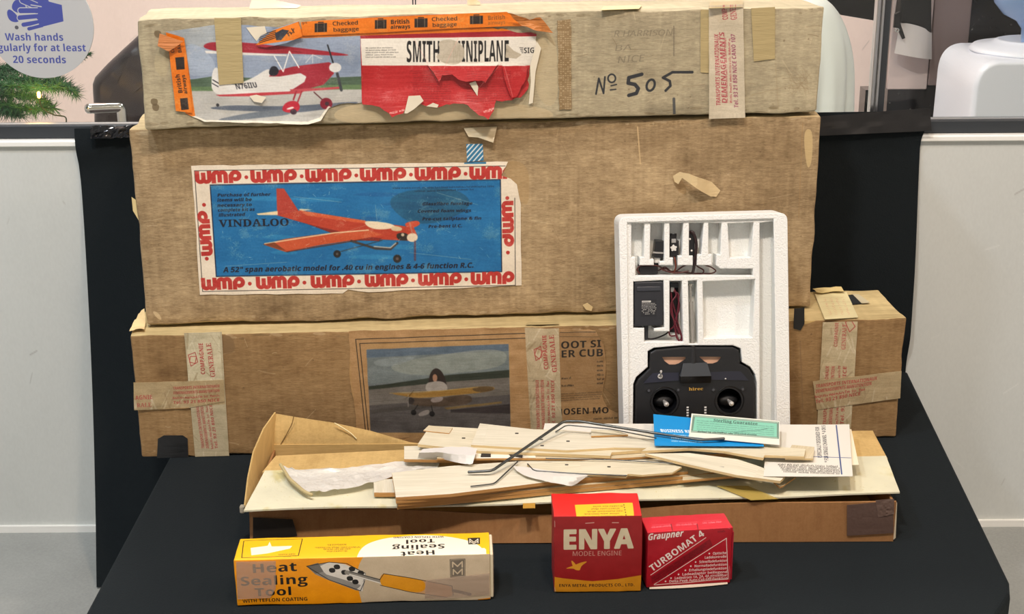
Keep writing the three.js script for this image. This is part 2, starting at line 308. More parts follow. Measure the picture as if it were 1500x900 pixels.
// ---------------------------------------------------------------- black cloths
const clothMat = new THREE.MeshPhysicalMaterial({ color: new THREE.Color().setRGB(0.0105, 0.0142, 0.0165), roughness: 0.95, specularIntensity: 0.25, sheen: 0.35, sheenColor: new THREE.Color(0.13, 0.165, 0.18), sheenRoughness: 0.6, bumpMap: bumpFine, bumpScale: 0.0004, side: THREE.DoubleSide });
{
  const plan = [[-0.497, WALL + 0.012], [0.655, WALL + 0.012], [0.592, 0.40], [0.583, 0.43], [0.55, 0.48], [0.50, 0.515], [-0.46, 0.515], [-0.494, 0.49]];
  const sh = new THREE.Shape(plan.map(([x, z]) => new THREE.Vector2(x, -z)));
  let g = new THREE.ExtrudeGeometry(sh, { depth: TABLE - 0.016, bevelEnabled: true, bevelThickness: 0.008, bevelSize: 0.006, bevelOffset: -0.006, bevelSegments: 4, curveSegments: 6 });
  g.rotateX(-Math.PI / 2); g.translate(0, 0.008, 0);
  planar(g, 4);
  solo('table_cloth', g, clothMat, 'black cloth covering the low display table to the floor', 'tablecloth');
}
{
  // backdrop: over the sill, down the low wall, its left part running forward to the floor
  const xl = (t) => THREE.MathUtils.lerp(onZ(112, 205, WALL).x, onY(143, 859, 0.002).x, t), nu = 90, nv = 50, pos = [], idx = [], uv = [];
  const topL = onZ(130, 188, WALL + 0.004).y, topR = onZ(1355, 163, WALL + 0.004).y, xr0 = onZ(1346, 205, WALL).x, xr1 = onZ(1331, 540, WALL).x;
  for (let j = 0; j <= nv; j++) for (let i = 0; i <= nu; i++) {
    const s = i / nu, t = j / nv, left = xl(t), right = xr0 + (xr1 - xr0) * t + (j < 3 ? 0.012 * (3 - j) / 3 : 0), x = left + (right - left) * s;
    const top = topL + (topR - topL) * THREE.MathUtils.smoothstep(s, 0.1, 0.95), y = top + (0.003 - top) * t;
    const f = 1 - THREE.MathUtils.smoothstep(x, -0.52, -0.46);   // only the part left of the table comes forward
    const z = WALL + 0.0055 + f * 0.196 * Math.pow(THREE.MathUtils.clamp((t - 0.12) / 0.88, 0, 1), 1.25) + 0.003 * Math.sin(x * 24 + 1.3 * Math.sin(y * 7)) * Math.min(1, t * 6) * (f * 0.7 + 0.3) + (t < 0.08 ? 0.006 * Math.sin(t / 0.08 * Math.PI) : 0) + 0.016 * THREE.MathUtils.smoothstep(x, 0.5, 0.64) * THREE.MathUtils.smoothstep(t, 0.06, 0.4) * (1 - THREE.MathUtils.smoothstep(t, 0.5, 0.6));
    pos.push(x, y, Math.max(z, WALL + 0.0035)); uv.push(x * 4, y * 4);
  }
  for (let j = 0; j < nv; j++) for (let i = 0; i < nu; i++) { const p = j * (nu + 1) + i, q = p + nu + 1; idx.push(p, q, p + 1, p + 1, q, q + 1); }
  const g = new THREE.BufferGeometry(); g.setAttribute('position', new THREE.Float32BufferAttribute(pos, 3)); g.setAttribute('uv', new THREE.Float32BufferAttribute(uv, 2)); g.setIndex(idx); g.computeVertexNormals();
  solo('backdrop_cloth', g, clothMat, 'black cloth hanging from the sill behind the stacked boxes', 'cloth');
}
// crumpled black tape that holds the backdrop on the sill
const tapeShine = std({ color: 0x141518, roughness: 0.16 });
function crumpled(px, zf, amp, seed, n = 26, m = 8) {    // a wrinkled strip between four corners (tl, tr, br, bl), [px, py, z]
  const c = px.map((p) => onZ(p[0], p[1], p[2])), pos = [], uv = [], idx = [];
  for (let j = 0; j <= m; j++) for (let i = 0; i <= n; i++) { const s = i / n, t = j / m, p = c[0].clone().lerp(c[1], s).lerp(c[3].clone().lerp(c[2], s), t); const k = amp * (fbm(s * 7, t * 3, seed, 2)) * zf(s, t); p.z += k; p.y += k * 0.4; pos.push(p.x, p.y, p.z); uv.push(s, t * 0.3); }
  for (let j = 0; j < m; j++) for (let i = 0; i < n; i++) { const p = j * (n + 1) + i, q = p + n + 1; idx.push(p, q, p + 1, p + 1, q, q + 1); }
  const g = new THREE.BufferGeometry(); g.setAttribute('position', new THREE.Float32BufferAttribute(pos, 3)); g.setAttribute('uv', new THREE.Float32BufferAttribute(uv, 2)); g.setIndex(idx);
  return toCreasedNormals(g, 0.5);
}
solo('black_tape', crumpled([[134, 186, -0.30], [215, 184, -0.30], [200, 203, -0.292], [135, 205, -0.292]], () => 1, 0.014, 4), tapeShine, 'shiny crumpled black tape strip on the sill beside the upper boxes', 'tape');
solo('black_tape', crumpled([[1186, 172, -0.30], [1362, 158, -0.30], [1364, 192, -0.293], [1186, 200, -0.293]], () => 1, 0.003, 14), std({ color: 0x08090b, roughness: 0.48 }), 'long black tape strip along the sill below the metal post', 'tape');

// ---------------------------------------------------------------- behind and on the glass
{ // round sign on the glass
  const z = WALL - 0.0235, c = onZ(59, 36, z), r = onZ(138, 44, z).x - c.x, F = new Face(V3(c.x - r, c.y - r, z), V3(1, 0, 0), V3(0, 1, 0), V3(0, 0, 1), 2 * r, 2 * r, 4);
  const a = new Art(F, '#b8bbbd'), blue = '#444f9c', pale = '#b8bbbd';
  a.smooth([[10, 18], [14, 12], [24, 20], [30, 30], [24, 33], [14, 30]], blue); a.smooth([[18, 6], [24, -2], [36, 2], [40, 16], [28, 20], [18, 14]], blue);
  a.poly([[30, -8], [70, -4], [73, 5], [91, 7], [93.5, 31], [62, 39], [46, 36], [40, 10]], blue);
  for (const [p, q, w] of [[[62, 12], [34, 0], 9], [[60, 15.5], [31, 15.5], 7.5], [[58, 24], [30, 26], 7.5], [[58, 32], [35, 36], 6], [[62, 37], [43, 42], 5]]) { a.line([p, q], pale, w + 2.4); a.line([p, q], blue, w); }
  a.poly([[56, 2], [72, 2], [91, 7], [93.5, 31], [62, 39], [56, 34]], blue);
  for (const [p, q] of [[[61, 9.5], [46, 7]], [[52, 19.6], [28, 20]], [[54, 27.5], [28, 30]], [[57, 35], [46, 38]]]) a.line([p, q], pale, 1.6);
  a.dot([25, 40], 2.8, '#55565e');
  a.text('Wash hands', [8.5, 59], [94, 59.5], 10.5, blue); a.text('regularly for at least', [-17, 74.5], [127, 75], 10.5, blue); a.text('20 seconds', [19.5, 92], [98, 92.5], 10.5, blue);
  const g = new THREE.CylinderGeometry(r, r, 0.003, 72).rotateX(Math.PI / 2), uv = g.attributes.uv, p = g.attributes.position; for (let i = 0; i < p.count; i++) uv.setXY(i, p.getX(i) / (2 * r) + 0.5, p.getY(i) / (2 * r) + 0.5);
  const m = new THREE.Mesh(g, std({ map: a.tex(), roughness: 0.5 })); m.name = numbered('round_sign'); m.position.set(c.x, c.y, z + 0.0005); scene.add(m); tag(m, 'round grey hand washing sign on the glass with a blue hand drawing', 'sign');
}
{ // fir garland with a fairy light
  const z0 = -0.62, root = onZ(-40, 150, z0), t = thing('fir_garland', 'green artificial fir branches with a small warm light behind the glass', 'garland', V3(root.x, onZ(0, 200, z0).y, z0));
  const o = t.position, rr = mulberry(12), needles = [], twigs = [];
  const L = (px, py, dz) => onZ(px, py, z0 + dz).sub(o);
  const branch = [[[-60, 110, -0.02], [-5, 112, 0.03], [40, 118, 0.04], [88, 120, 0.03], [104, 130, 0.02]], [[-60, 140, 0], [0, 138, 0.05], [45, 142, 0.05], [70, 150, 0.04]], [[-60, 150, 0.01], [-5, 152, 0.05], [40, 160, 0.06], [80, 158, 0.04]], [[-60, 125, 0], [0, 125, 0.06], [50, 128, 0.06], [98, 128, 0.05], [112, 138, 0.05]], [[-40, 105, -0.04], [20, 102, -0.02], [70, 108, -0.03]], [[-40, 160, 0.02], [0, 162, 0.04], [32, 168, 0.05]], [[60, 95, -0.06], [90, 92, -0.06], [120, 84, -0.06], [131, 78, -0.06]]];
  for (const b of branch) {
    const cv = new THREE.CatmullRomCurve3(b.map((p) => L(...p))), n = Math.round(cv.getLength() * 5200);
    twigs.push(new THREE.TubeGeometry(cv, 24, 0.0014, 5));
    for (let i = 0; i < n; i++) {
      const s = rr(), p = cv.getPointAt(s), d = cv.getTangentAt(s), a = V3(rr() - 0.5, rr() - 0.5, rr() - 0.5).normalize().addScaledVector(d, 0.45).normalize(), l = (0.014 + rr() * 0.012) * (b === branch[6] ? 0.5 : 1);
      const g = new THREE.ConeGeometry(0.0011, l, 3, 1).translate(0, l / 2, 0); g.applyQuaternion(new THREE.Quaternion().setFromUnitVectors(V3(0, 1, 0), a)); g.translate(p.x, p.y, p.z);
      needles.push(g);
    }
  }
  part('twigs', merge(twigs), std({ color: 0x4a3a28 }), t);
  const nd = part('needles', merge(needles), std({ color: 0x2c5f38, roughness: 0.6 }), t); nd.userData.kind = 'stuff';
  const bp = L(57, 139, 0.09), bulb = part('bulb', new THREE.CapsuleGeometry(0.0032, 0.006, 4, 10).translate(bp.x, bp.y, bp.z), std({ color: 0xffe2a0, emissive: 0xffc860, emissiveIntensity: 3 }), t);
  const pl = new THREE.PointLight(0xffc060, 0.05); pl.position.copy(bp).add(V3(0, 0, 0.012)); t.add(pl);
  part('light_wire', tube([L(57, 142, 0.085), L(62, 158, 0.07), L(78, 168, 0.07), L(96, 172, 0.07), L(97, 182, 0.07)], 0.0012, 30), std({ color: 0x1c2a1c }), t);
}
{ // black leather chair seen over the sill
  const z = -0.86, c = onZ(200, 180, z), t = thing('leather_chair', 'black padded leather chair behind the glass beside the stacked boxes', 'chair', V3(c.x + 0.16, 0, z));
  const leather = std({ color: 0x3a3234, roughness: 0.34 });
  const L = (px, py) => { const q = onZ(px, py, z + 0.05); return new THREE.Vector2(q.x - t.position.x, q.y); };
  const s = new THREE.Shape(); const pts = [[142, 200], [139, 165], [137, 122], [140, 112], [165, 86], [185, 68], [206, 48], [240, 30], [330, 26], [390, 60], [400, 200]].map((p) => L(...p)); s.setFromPoints(pts);
  let g = new THREE.ExtrudeGeometry(s, { depth: 0.05, bevelEnabled: true, bevelThickness: 0.03, bevelSize: 0.02, bevelOffset: -0.02, bevelSegments: 6 });
  { // wrinkles fan out from the seat
    g = new TessellateModifier(0.014, 6).modify(g); g = mergeVertices(g.deleteAttribute('normal'), 1e-5); const p = g.attributes.position;
    for (let i = 0; i < p.count; i++) if (p.getZ(i) > 0.05) p.setZ(i, p.getZ(i) + 0.007 * Math.sin(p.getY(i) * 95 + p.getX(i) * 60 + 2 * vn(p.getX(i) * 9, p.getY(i) * 9, 5)) * vn(p.getX(i) * 12, p.getY(i) * 12, 3));
    g.computeVertexNormals();
  }
  part('backrest', g.translate(0, 0, 0.0), leather, t);
  part('seat', rbox(0.44, 0.09, 0.36, 0.03, 0.03, 0.42, 0.22, 5), leather, t);
  const a0 = onZ(131, 159, z + 0.16).sub(t.position), a1 = onZ(178, 157, z + 0.13).sub(t.position), a2 = onZ(180, 180, z + 0.13).sub(t.position);
  part('armrest', rod([a0, a1, V3(a2.x, a2.y, a2.z), V3(a2.x, 0.40, a2.z)], 0.0098), M.chrome, t, 'chrome armrest');
  part('column', new THREE.CylinderGeometry(0.025, 0.03, 0.3, 16).translate(0.03, 0.23, 0.16), M.chrome, t);
  for (let k = 0; k < 5; k++) { const q = k * Math.PI * 0.4; part('foot', rbox(0.20, 0.03, 0.04, 0.01, 0.09, 0.065, 0).rotateY(q).translate(0.03, 0, 0.16), M.chrome, t); part('caster', new THREE.CylinderGeometry(0.025, 0.025, 0.03, 12).rotateX(Math.PI / 2).translate(0.17, 0.025, 0).rotateY(q).translate(0.03, 0, 0.16), M.blackMetal, t); }
}
{ // white dust cover over something tall, standing behind the right end of the boxes
  const z = -0.72, ctr = onZ(1185, 90, z), W = onZ(1266, 100, z).x - ctr.x, top = onZ(1170, -2, z).y, n = 96, m = 40, pos = [], uv = [], idx = [];
  const rr = 0.82;
  for (let j = 0; j <= m; j++) for (let i = 0; i <= n; i++) {
    const t = j / m, a = i / n * Math.PI * 2; const q = Math.min(1, t * 3.4), rad = W * (Math.pow(Math.sin(q * Math.PI / 2), 0.85)) * (1 + 0.06 * t), fold = 1 + (0.2 * (Math.abs(Math.sin(a * 5 + 0.2)) - 0.6) + 0.04 * Math.sin(a * 17 + 2.2)) * THREE.MathUtils.smoothstep(t, 0.12, 0.5);
    const y = t < 0.294 ? top - (1 - Math.cos(q * Math.PI / 2)) * 0.16 : top - 0.16 - (t - 0.294) / 0.706 * (top - 0.16);
    pos.push(rad * fold * Math.cos(a), y, rad * rr * fold * Math.sin(a)); uv.push(i / n * 2, t * 2);
  }
  for (let j = 0; j < m; j++) for (let i = 0; i < n; i++) { const p = j * (n + 1) + i, q = p + n + 1; idx.push(p, p + 1, q, p + 1, q + 1, q); }
  const g = new THREE.BufferGeometry(); g.setAttribute('position', new THREE.Float32BufferAttribute(pos, 3)); g.setAttribute('uv', new THREE.Float32BufferAttribute(uv, 2)); g.setIndex(idx); g.computeVertexNormals(); g.translate(ctr.x, 0, z - 0.1);
  solo('dust_cover', g, std({ color: 0xf0f2ee, roughness: 0.6 }), 'white draped dust cover with folds behind the glass beside the upper box', 'cover');
}
{ // bag on the granite, and solid panels that stand for reflections in it
  const z = gz, a = onZ(1297, 130, z), b = onZ(1365, 20, z), c = onZ(1411, 124, z);
  const top = onZ(1380, -60, z).y;
  solo('pink_board', rbox(b.x - a.x - 0.001, top - a.y, 0.012, 0.003, (a.x + b.x) / 2, (a.y + top) / 2, z + 0.0062), std({ color: 0xd8c4c2, roughness: 0.6 }), 'pale pink panel standing in for a reflection in the black granite behind the bag', 'board');
  solo('brown_board', rbox(c.x - b.x - 0.002, top - c.y, 0.012, 0.003, (c.x + b.x) / 2, (c.y + top) / 2, z + 0.0062), std({ color: 0x8a7675, roughness: 0.5 }), 'brown grey panel standing in for a reflection in the black granite beside the pale one', 'board');
  const zz = z + 0.06, S = (l) => new THREE.Shape(l.map((p) => { const q = onZ(p[0], p[1], zz); return new THREE.Vector2(q.x, q.y); }));
  const o = onZ(1340, 48, zz), t = thing('black_bag', 'black bag with strap hanging on the pale panel behind the glass', 'bag', V3(o.x, o.y, zz));
  const ext = (l, d, dz, bev = 0.006) => new THREE.ExtrudeGeometry(S(l), { depth: d, bevelEnabled: true, bevelThickness: bev, bevelSize: bev, bevelOffset: -bev, bevelSegments: 4 }).translate(-o.x, -o.y, dz);
  part('body', ext([[1322, -60], [1321, 4], [1318, 24], [1320, 34], [1340, 38], [1366, 49], [1366, -60]], 0.03, -0.04), std({ color: 0x060607, roughness: 0.7 }), t);
  part('strap', ext([[1310, 20], [1317, 16], [1318, 34], [1325, 55], [1321, 57], [1313, 40], [1308, 40]], 0.006, 0.0, 0.002), std({ color: 0x0a0a0b, roughness: 0.6 }), t);
  part('zip_pull', new THREE.TorusGeometry(0.0035, 0.0014, 8, 20).translate(onZ(1312, 43, zz).x - o.x, onZ(1312, 43, zz).y - o.y, 0.012), M.chrome, t);
  // curved grey sheet below the bag
  const P = [], f = [], n = 20; for (let i = 0; i <= n; i++) { const s = i / n; const u = onZ(1318 + 47 * s, 33 + 14 * s * s, zz - 0.012), d = onZ(1310 + 55 * s, 78 + 9 * s, zz - 0.012); const k = 0.012 * Math.sin(s * Math.PI); P.push(u.x, u.y, u.z + k, d.x, d.y, d.z + k * 1.4); if (i < n) f.push(2 * i, 2 * i + 1, 2 * i + 2, 2 * i + 2, 2 * i + 1, 2 * i + 3); }
  const g = new THREE.BufferGeometry(); g.setAttribute('position', new THREE.Float32BufferAttribute(P, 3)); g.setIndex(f); g.computeVertexNormals();
  g.translate(-o.x, -o.y, -zz);
  part('lining', g, std({ color: 0xc8c0bf, roughness: 0.4 }), t, 'pale curved lining below the bag');
}
{ // water dispenser with its bottle
  const z = -0.80, l = onZ(1424, 150, z), topY = onZ(1480, 92, z).y, W = 0.30, cx = l.x + W / 2;
  const t = thing('water_dispenser', 'white water dispenser with rounded top and blue bottle behind the glass', 'dispenser', V3(cx, 0, z - 0.13));
  const white = std({ color: 0xe6e8f2, roughness: 0.35 });
  const prof = new THREE.Shape(); const w = W / 2; prof.moveTo(-w - 0.006, 0); prof.lineTo(-w + 0.002, topY - 0.05); prof.quadraticCurveTo(-w + 0.004, topY, -w + 0.045, topY + 0.004); prof.lineTo(w - 0.045, topY + 0.004); prof.quadraticCurveTo(w - 0.004, topY, w - 0.002, topY - 0.05); prof.lineTo(w + 0.006, 0);
  part('body', new THREE.ExtrudeGeometry(prof, { depth: 0.22, bevelEnabled: true, bevelThickness: 0.02, bevelSize: 0.009, bevelOffset: -0.009, bevelSegments: 6 }).translate(0, 0, -0.11), white, t);
  part('collar', new THREE.LatheGeometry([[0.001, 0], [0.118, 0], [0.12, 0.004], [0.112, 0.012], [0.08, 0.016], [0.07, 0.022], [0.062, 0.024], [0.045, 0.012], [0.001, 0.012]].map((p) => new THREE.Vector2(...p)), 64).translate(0, topY + 0.003, 0), white, t);
  part('bottle', new THREE.LatheGeometry([[0.022, 0], [0.024, 0.03], [0.036, 0.045], [0.062, 0.058], [0.08, 0.08], [0.086, 0.105], [0.083, 0.12], [0.086, 0.135], [0.086, 0.4], [0.07, 0.42], [0.001, 0.42]].map((p) => new THREE.Vector2(...p)), 64).translate(0, topY + 0.017, 0), new THREE.MeshPhysicalMaterial({ color: 0xa6c3ee, roughness: 0.08, transmission: 0.35, thickness: 0.2, ior: 1.33, attenuationColor: new THREE.Color(0x9dbde8), attenuationDistance: 0.4 }), t, 'clear blue water bottle');
}

// ---------------------------------------------------------------- the three kit boxes
const plainKraft = (base, seed, mm) => canvasTex(512, 256, (g, w, h) => pixels(g, w, h, kraft(base, seed, mm)));
function kitBox(spec, name, label, base, seed, o = {}) {
  const bulge = (u, v) => 0.0006 * (fbm(u * 9, v * 9, seed, 2) - 0.5) + (o.bow ?? 0) * Math.sin(Math.PI * u / spec.W) * Math.sin(Math.PI * v / spec.H);
  const t = thing(name, label, 'box', spec.base, spec.yaw, 'kit boxes stacked at the back');
  const F = spec.front(1.9), board = new Art(F, '#000'); board.px(kraft(base, seed, 1 / 1.9, o.amp ?? 1));
  { const r = mulberry(seed * 3 + 1), g = board.g, W = spec.W * 1000, H = spec.H * 1000; g.lineCap = 'round';
    for (let i = 0; i < 150; i++) { const x = r() * W, y = r() * H, l = 3 + r() * r() * 50, a = (r() - 0.5) * (r() < 0.75 ? 0.5 : 3); g.globalAlpha = 0.12 + r() * 0.3; g.lineWidth = 0.4 + r() * 0.7; g.strokeStyle = r() < 0.55 ? '#5b472c' : '#d9c7a2'; g.beginPath(); g.moveTo(x, y); g.quadraticCurveTo(x + l * Math.cos(a) * 0.5, y + l * Math.sin(a) * 0.5 + (r() - 0.5) * 5, x + l * Math.cos(a), y + l * Math.sin(a)); g.stroke(); }
    for (let i = 0; i < 120; i++) { const x = r() * W, y = r() < 0.5 ? r() * 8 : H - r() * 10; g.globalAlpha = 0.25; g.fillStyle = r() < 0.6 ? '#5b472c' : '#dccba8'; g.beginPath(); g.ellipse(x, y, 1 + r() * 9, 0.6 + r() * 2, (r() - 0.5) * 0.4, 0, 7); g.fill(); }
    for (let i = 0; i < 60; i++) { g.globalAlpha = 0.35; g.fillStyle = '#4c3a24'; g.beginPath(); g.ellipse(r() * W, r() * H, 0.4 + r() * 1.2, 0.4 + r(), r() * 3, 0, 7); g.fill(); } g.globalAlpha = 1; }
  const print = new Art(F, o.printBase ?? '#d8cdb8');
  return { t, F, board, print, bulge, spec, base, seed, o,
    finish() {
      const edge = std({ map: plainKraft(o.lid ?? base, seed + 1, 1.2), roughness: 0.88, bumpMap: bumpBoard, bumpScale: 0.0006 }), end = std({ map: plainKraft(base, seed + 2, 0.5), roughness: 0.88 });
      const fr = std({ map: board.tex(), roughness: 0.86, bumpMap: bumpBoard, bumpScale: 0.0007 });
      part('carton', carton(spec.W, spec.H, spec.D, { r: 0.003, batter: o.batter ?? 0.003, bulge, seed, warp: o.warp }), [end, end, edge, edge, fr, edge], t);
      const lm = std({ map: print.tex(), roughness: o.gloss ?? 0.55, bumpMap: bumpPaper, bumpScale: 0.0006 });
      for (const [n, pts, q, l] of this.labels) part(n, sheet(F, spec.D, pts, { bulge, ...q }), q?.mat ?? lm, t, l);
      return t;
    }, labels: [] };
}
const tapeClear = std({ color: 0xd2c39c, roughness: 0.3, transparent: true, opacity: 0.42, bumpMap: bumpPaper, bumpScale: 0.002 });
const tapeBeige = std({ color: 0xab9a6e, roughness: 0.42, bumpMap: bumpPaper, bumpScale: 0.001 });
const paperBack = std({ color: 0xd9d0ba, roughness: 0.8 });
function speckle(art, seed, alpha = 0.2, light = '#e9dcc4') {   // rubbed spots in a print
  const base = rgbOf(light);
  art.px((x, y, c) => {
    const a = fbm(x / 40, y / 26, seed, 4), b = vn(x / 2.2, y / 2.2, seed + 3), s = THREE.MathUtils.smoothstep(a + 0.25 * b, 0.72, 0.95) * alpha * 3 + (b > 0.86 ? alpha * 0.7 : 0), k = (vn(x / 3, y / 3, seed + 4) - 0.5) * 10 + (fbm(x / 60, y / 50, seed + 9, 3) - 0.5) * 22;
    for (let i = 0; i < 3; i++) c[i] = c[i] * (1 - Math.min(0.8, s)) + base[i] * Math.min(0.8, s) + k;
  });
}
// ---- bottom box
const S1 = fit([207, 672], [1313, 642], TABLE, [190, 492], 0.135, 0.001);
const B1 = kitBox(S1, 'kit_box', 'longest brown cardboard box at the bottom of the stack with a dark photo label', '#8f7149', 11, { printBase: '#a98657', batter: 0.0018, amp: 0.85, lid: '#b7a374' });
{
  const p = B1.print, b = B1.board, red = '#a33a36';
  // scuffs on the board
  b.line([[700, 520], [760, 517]], '#6f5636', 1, 0.5); b.line([[420, 513], [500, 516]], '#6f5636', 1, 0.4); b.smooth([[322, 490], [340, 492], [346, 512], [336, 520], [322, 516]], '#7c6140', 0.8);
  b.line([[1172, 500], [1176, 600]], '#7b6142', 2, 0.5); b.smooth([[1160, 455], [1215, 452], [1195, 472], [1165, 478]], '#c6a96a', 0.7); b.line([[940, 500], [905, 600]], '#7b6142', 2, 0.35);
  // picture label: tan paper, double rule, photo of a model aeroplane on a runway
  p.poly([[510, 484], [925, 470], [925, 650], [524, 650]], '#a98559');
  p.line([[536, 636], [521, 497], [780, 488]], '#2a241c', 1.1); p.line([[540, 636], [527, 503], [780, 495]], '#2a241c', 1.1); p.line([[820, 487], [872, 486]], '#2a241c', 1.1); p.line([[820, 493], [880, 493]], '#2a241c', 1);
  const ph = [[537, 512], [745, 504], [748, 632], [543, 634]];
  p.poly(ph, '#6d7376'); p.poly([[537, 512], [745, 504], [746, 545], [539, 564]], '#6b7675'); p.poly([[537, 512], [745, 504], [745, 514], [537, 524]], '#566474');
  p.smooth([[560, 535], [640, 520], [740, 508], [744, 535], [690, 545], [600, 552]], '#8a8f86', 0.7); p.smooth([[540, 528], [600, 521], [612, 526], [560, 540]], '#87908f', 0.6);
  p.poly([[540, 566], [600, 558], [660, 549], [746, 542], [746, 554], [660, 560], [540, 571]], '#2c332a'); p.poly([[540, 571], [660, 559], [746, 553], [747, 580], [541, 596]], '#6c675f'); p.poly([[541, 594], [747, 578], [748, 632], [543, 634]], '#524e4a');
  p.poly([[541, 600], [620, 592], [640, 596], [545, 606]], '#47433f'); p.poly([[660, 600], [747, 592], [747, 606], [660, 604]], '#322e2c');
  // person with long dark hair behind the wing, then the aeroplane
  p.smooth([[624, 578], [628, 558], [630, 546], [638, 538], [647, 543], [653, 556], [656, 574], [646, 578]], '#2a211c'); p.smooth([[633, 551], [637, 547], [641, 551], [640, 559], [635, 560]], '#a07a62'); p.smooth([[623, 562], [633, 559], [646, 558], [655, 563], [656, 574], [624, 576]], '#99938b');
  p.smooth([[569, 576], [600, 576], [660, 571], [700, 566], [722, 566], [726, 570], [715, 574], [660, 580], [610, 583], [590, 580]], '#8f6f35'); p.smooth([[690, 568], [718, 565], [726, 570], [712, 575], [695, 574]], '#5f4a2c'); p.line([[571, 576], [650, 572], [700, 567]], '#b0935a', 0.8);
  p.smooth([[597, 583], [610, 582], [640, 584], [690, 576], [693, 592], [650, 596], [612, 594], [600, 592]], '#4b3c30'); p.dot([602, 587], 5, '#2c2724'); p.line([[598, 578], [598, 596]], '#9a9288', 0.8); p.smooth([[630, 583], [650, 580], [648, 588], [632, 590]], '#8b8079');
  p.poly([[650, 597], [735, 588], [735, 591], [655, 600]], '#6e5a38'); p.line([[612, 593], [606, 602]], '#211e1c', 1.5); p.line([[632, 594], [634, 604]], '#211e1c', 1.5); p.dot([606, 604], 4, '#171515'); p.dot([633, 606], 4, '#171515'); p.smooth([[612, 605], [628, 598], [630, 606], [614, 610]], '#a09a92', 0.7);
  p.soften(537, 502, 748, 633, 0.9);
  // torn part with the cropped title
  p.poly([[812, 487], [872, 486], [884, 505], [886, 540], [882, 578], [830, 588], [812, 590]], '#8f7047', 0.6);
  const ink = '#211c17'; p.text('OOT SI', [821, 511], [881, 508], 10.5, ink); p.text('ER CUB', [821, 524], [884, 521], 10.5, ink);
  for (let i = 0; i < 6; i++) p.greek([875, 531 + i * 6.4], [884, 530.5 + i * 6.4], 3, ink, i); p.greek([823, 556], [836, 555], 3, ink, 8); p.greek([823, 567], [840, 566], 3, ink, 9);
  for (let i = 0; i < 4; i++) p.greek([822, 578 + i * 3.2], [884 - i * 2, 575 + i * 3.2], 1.8, ink, 12 + i, 0.55);
  p.text('NOSEN MO', [813, 608], [892, 605], 9, ink); p.greek([870, 615], [908, 613], 3, ink, 22);
  // printed clear parcel tape; the carrier's words run along it
  const tr = mulberry(19), tape = (pts, c, al = 1) => { p.poly(pts, c, al); p.path(pts); p.g.save(); p.g.clip(); for (let i = 0; i < 26; i++) { const k = tr(), m = tr(), A = [pts[0][0] + (pts[1][0] - pts[0][0]) * k, pts[0][1] + (pts[3][1] - pts[0][1]) * m], q = (tr() - 0.5) * 26; p.line([A, [A[0] + q, A[1] + 8 + tr() * 18]], tr() < 0.6 ? '#d8cfb4' : '#86714c', 0.8 + tr() * 2, 0.35); } p.g.restore(); };
  tape([[268, 484], [326, 482], [336, 672], [284, 674]], '#b3a788'); tape([[274, 488], [322, 486], [326, 560], [276, 560]], '#c2b898');
  p.text('COMPAGNIE', [301, 548], [297, 502], 6, red); p.text('GENERALE', [316, 552], [309, 502], 7, red, { font: 'serif' }); p.ring([[276, 520], [286, 516], [290, 530], [280, 536]], red, 1); p.ring([[279, 522], [288, 522], [286, 532], [278, 530]], red, 1);
  p.text('TRANSPORTS INTERNATIONAUX', [300.0, 657], [291.0, 592], 4.2, red, { slant: 0.15, alpha: 0.9 }); p.text('DEMENAGEMENTS MANUTENTION', [306.5, 657], [297.5, 592], 4.2, red, { slant: 0.15, alpha: 0.9 }); p.greek([313.0, 657], [304.0, 592], 4.2 * 0.8, red, 33, 0.8); p.text('Tel. 93 21 850 NICE', [319.5, 657], [310.5, 592], 4.2, red, { slant: 0.15, alpha: 0.9 }); 
  tape([[196, 560], [328, 556], [330, 592], [197, 602]], '#a9946d'); p.text('AGNIE', [199, 585], [224, 584], 6, red, { alpha: 0.8 }); p.text('RALE', [201, 596], [223, 595], 6, red, { font: 'serif', alpha: 0.8 });
  p.text('TRANSPORTS INTERNATIONAUX', [254, 570.0], [322, 567.0], 4.2, red, { slant: 0.15, alpha: 0.9 }); p.text('DEMENAGEMENTS MANUTENTION', [254, 577.2], [322, 573.8], 4.2, red, { slant: 0.15, alpha: 0.9 }); p.greek([254, 584.4], [322, 580.6], 4.2 * 0.8, red, 33, 0.8); p.text('Tel. 93 21 850 NICE', [254, 591.6], [322, 587.4], 4.2, red, { slant: 0.15, alpha: 0.9 }); 
  tape([[768, 468], [818, 466], [822, 600], [826, 640], [778, 640]], '#b5a483'); p.text('COMPAGNIE', [803, 541], [800, 490], 6, red); p.text('GENERALE', [816, 545], [811, 490], 7, red, { font: 'serif' }); p.ring([[782, 512], [792, 507], [794, 522], [785, 528]], red, 1); p.ring([[786, 510], [795, 514], [790, 526], [783, 520]], red, 1);
  p.text('TRANSPORTS INTERNATIONAUX', [791.0, 628], [789.0, 556], 4.8, red, { slant: 0.15, alpha: 0.9 }); p.text('DEMENAGEMENTS MANUTENTION', [798.5, 628], [796.5, 556], 4.8, red, { slant: 0.15, alpha: 0.9 }); p.greek([806.0, 628], [804.0, 556], 4.8 * 0.8, red, 33, 0.8); p.text('Tel. 93 21 850 NICE', [813.5, 628], [811.5, 556], 4.8, red, { slant: 0.15, alpha: 0.9 }); 
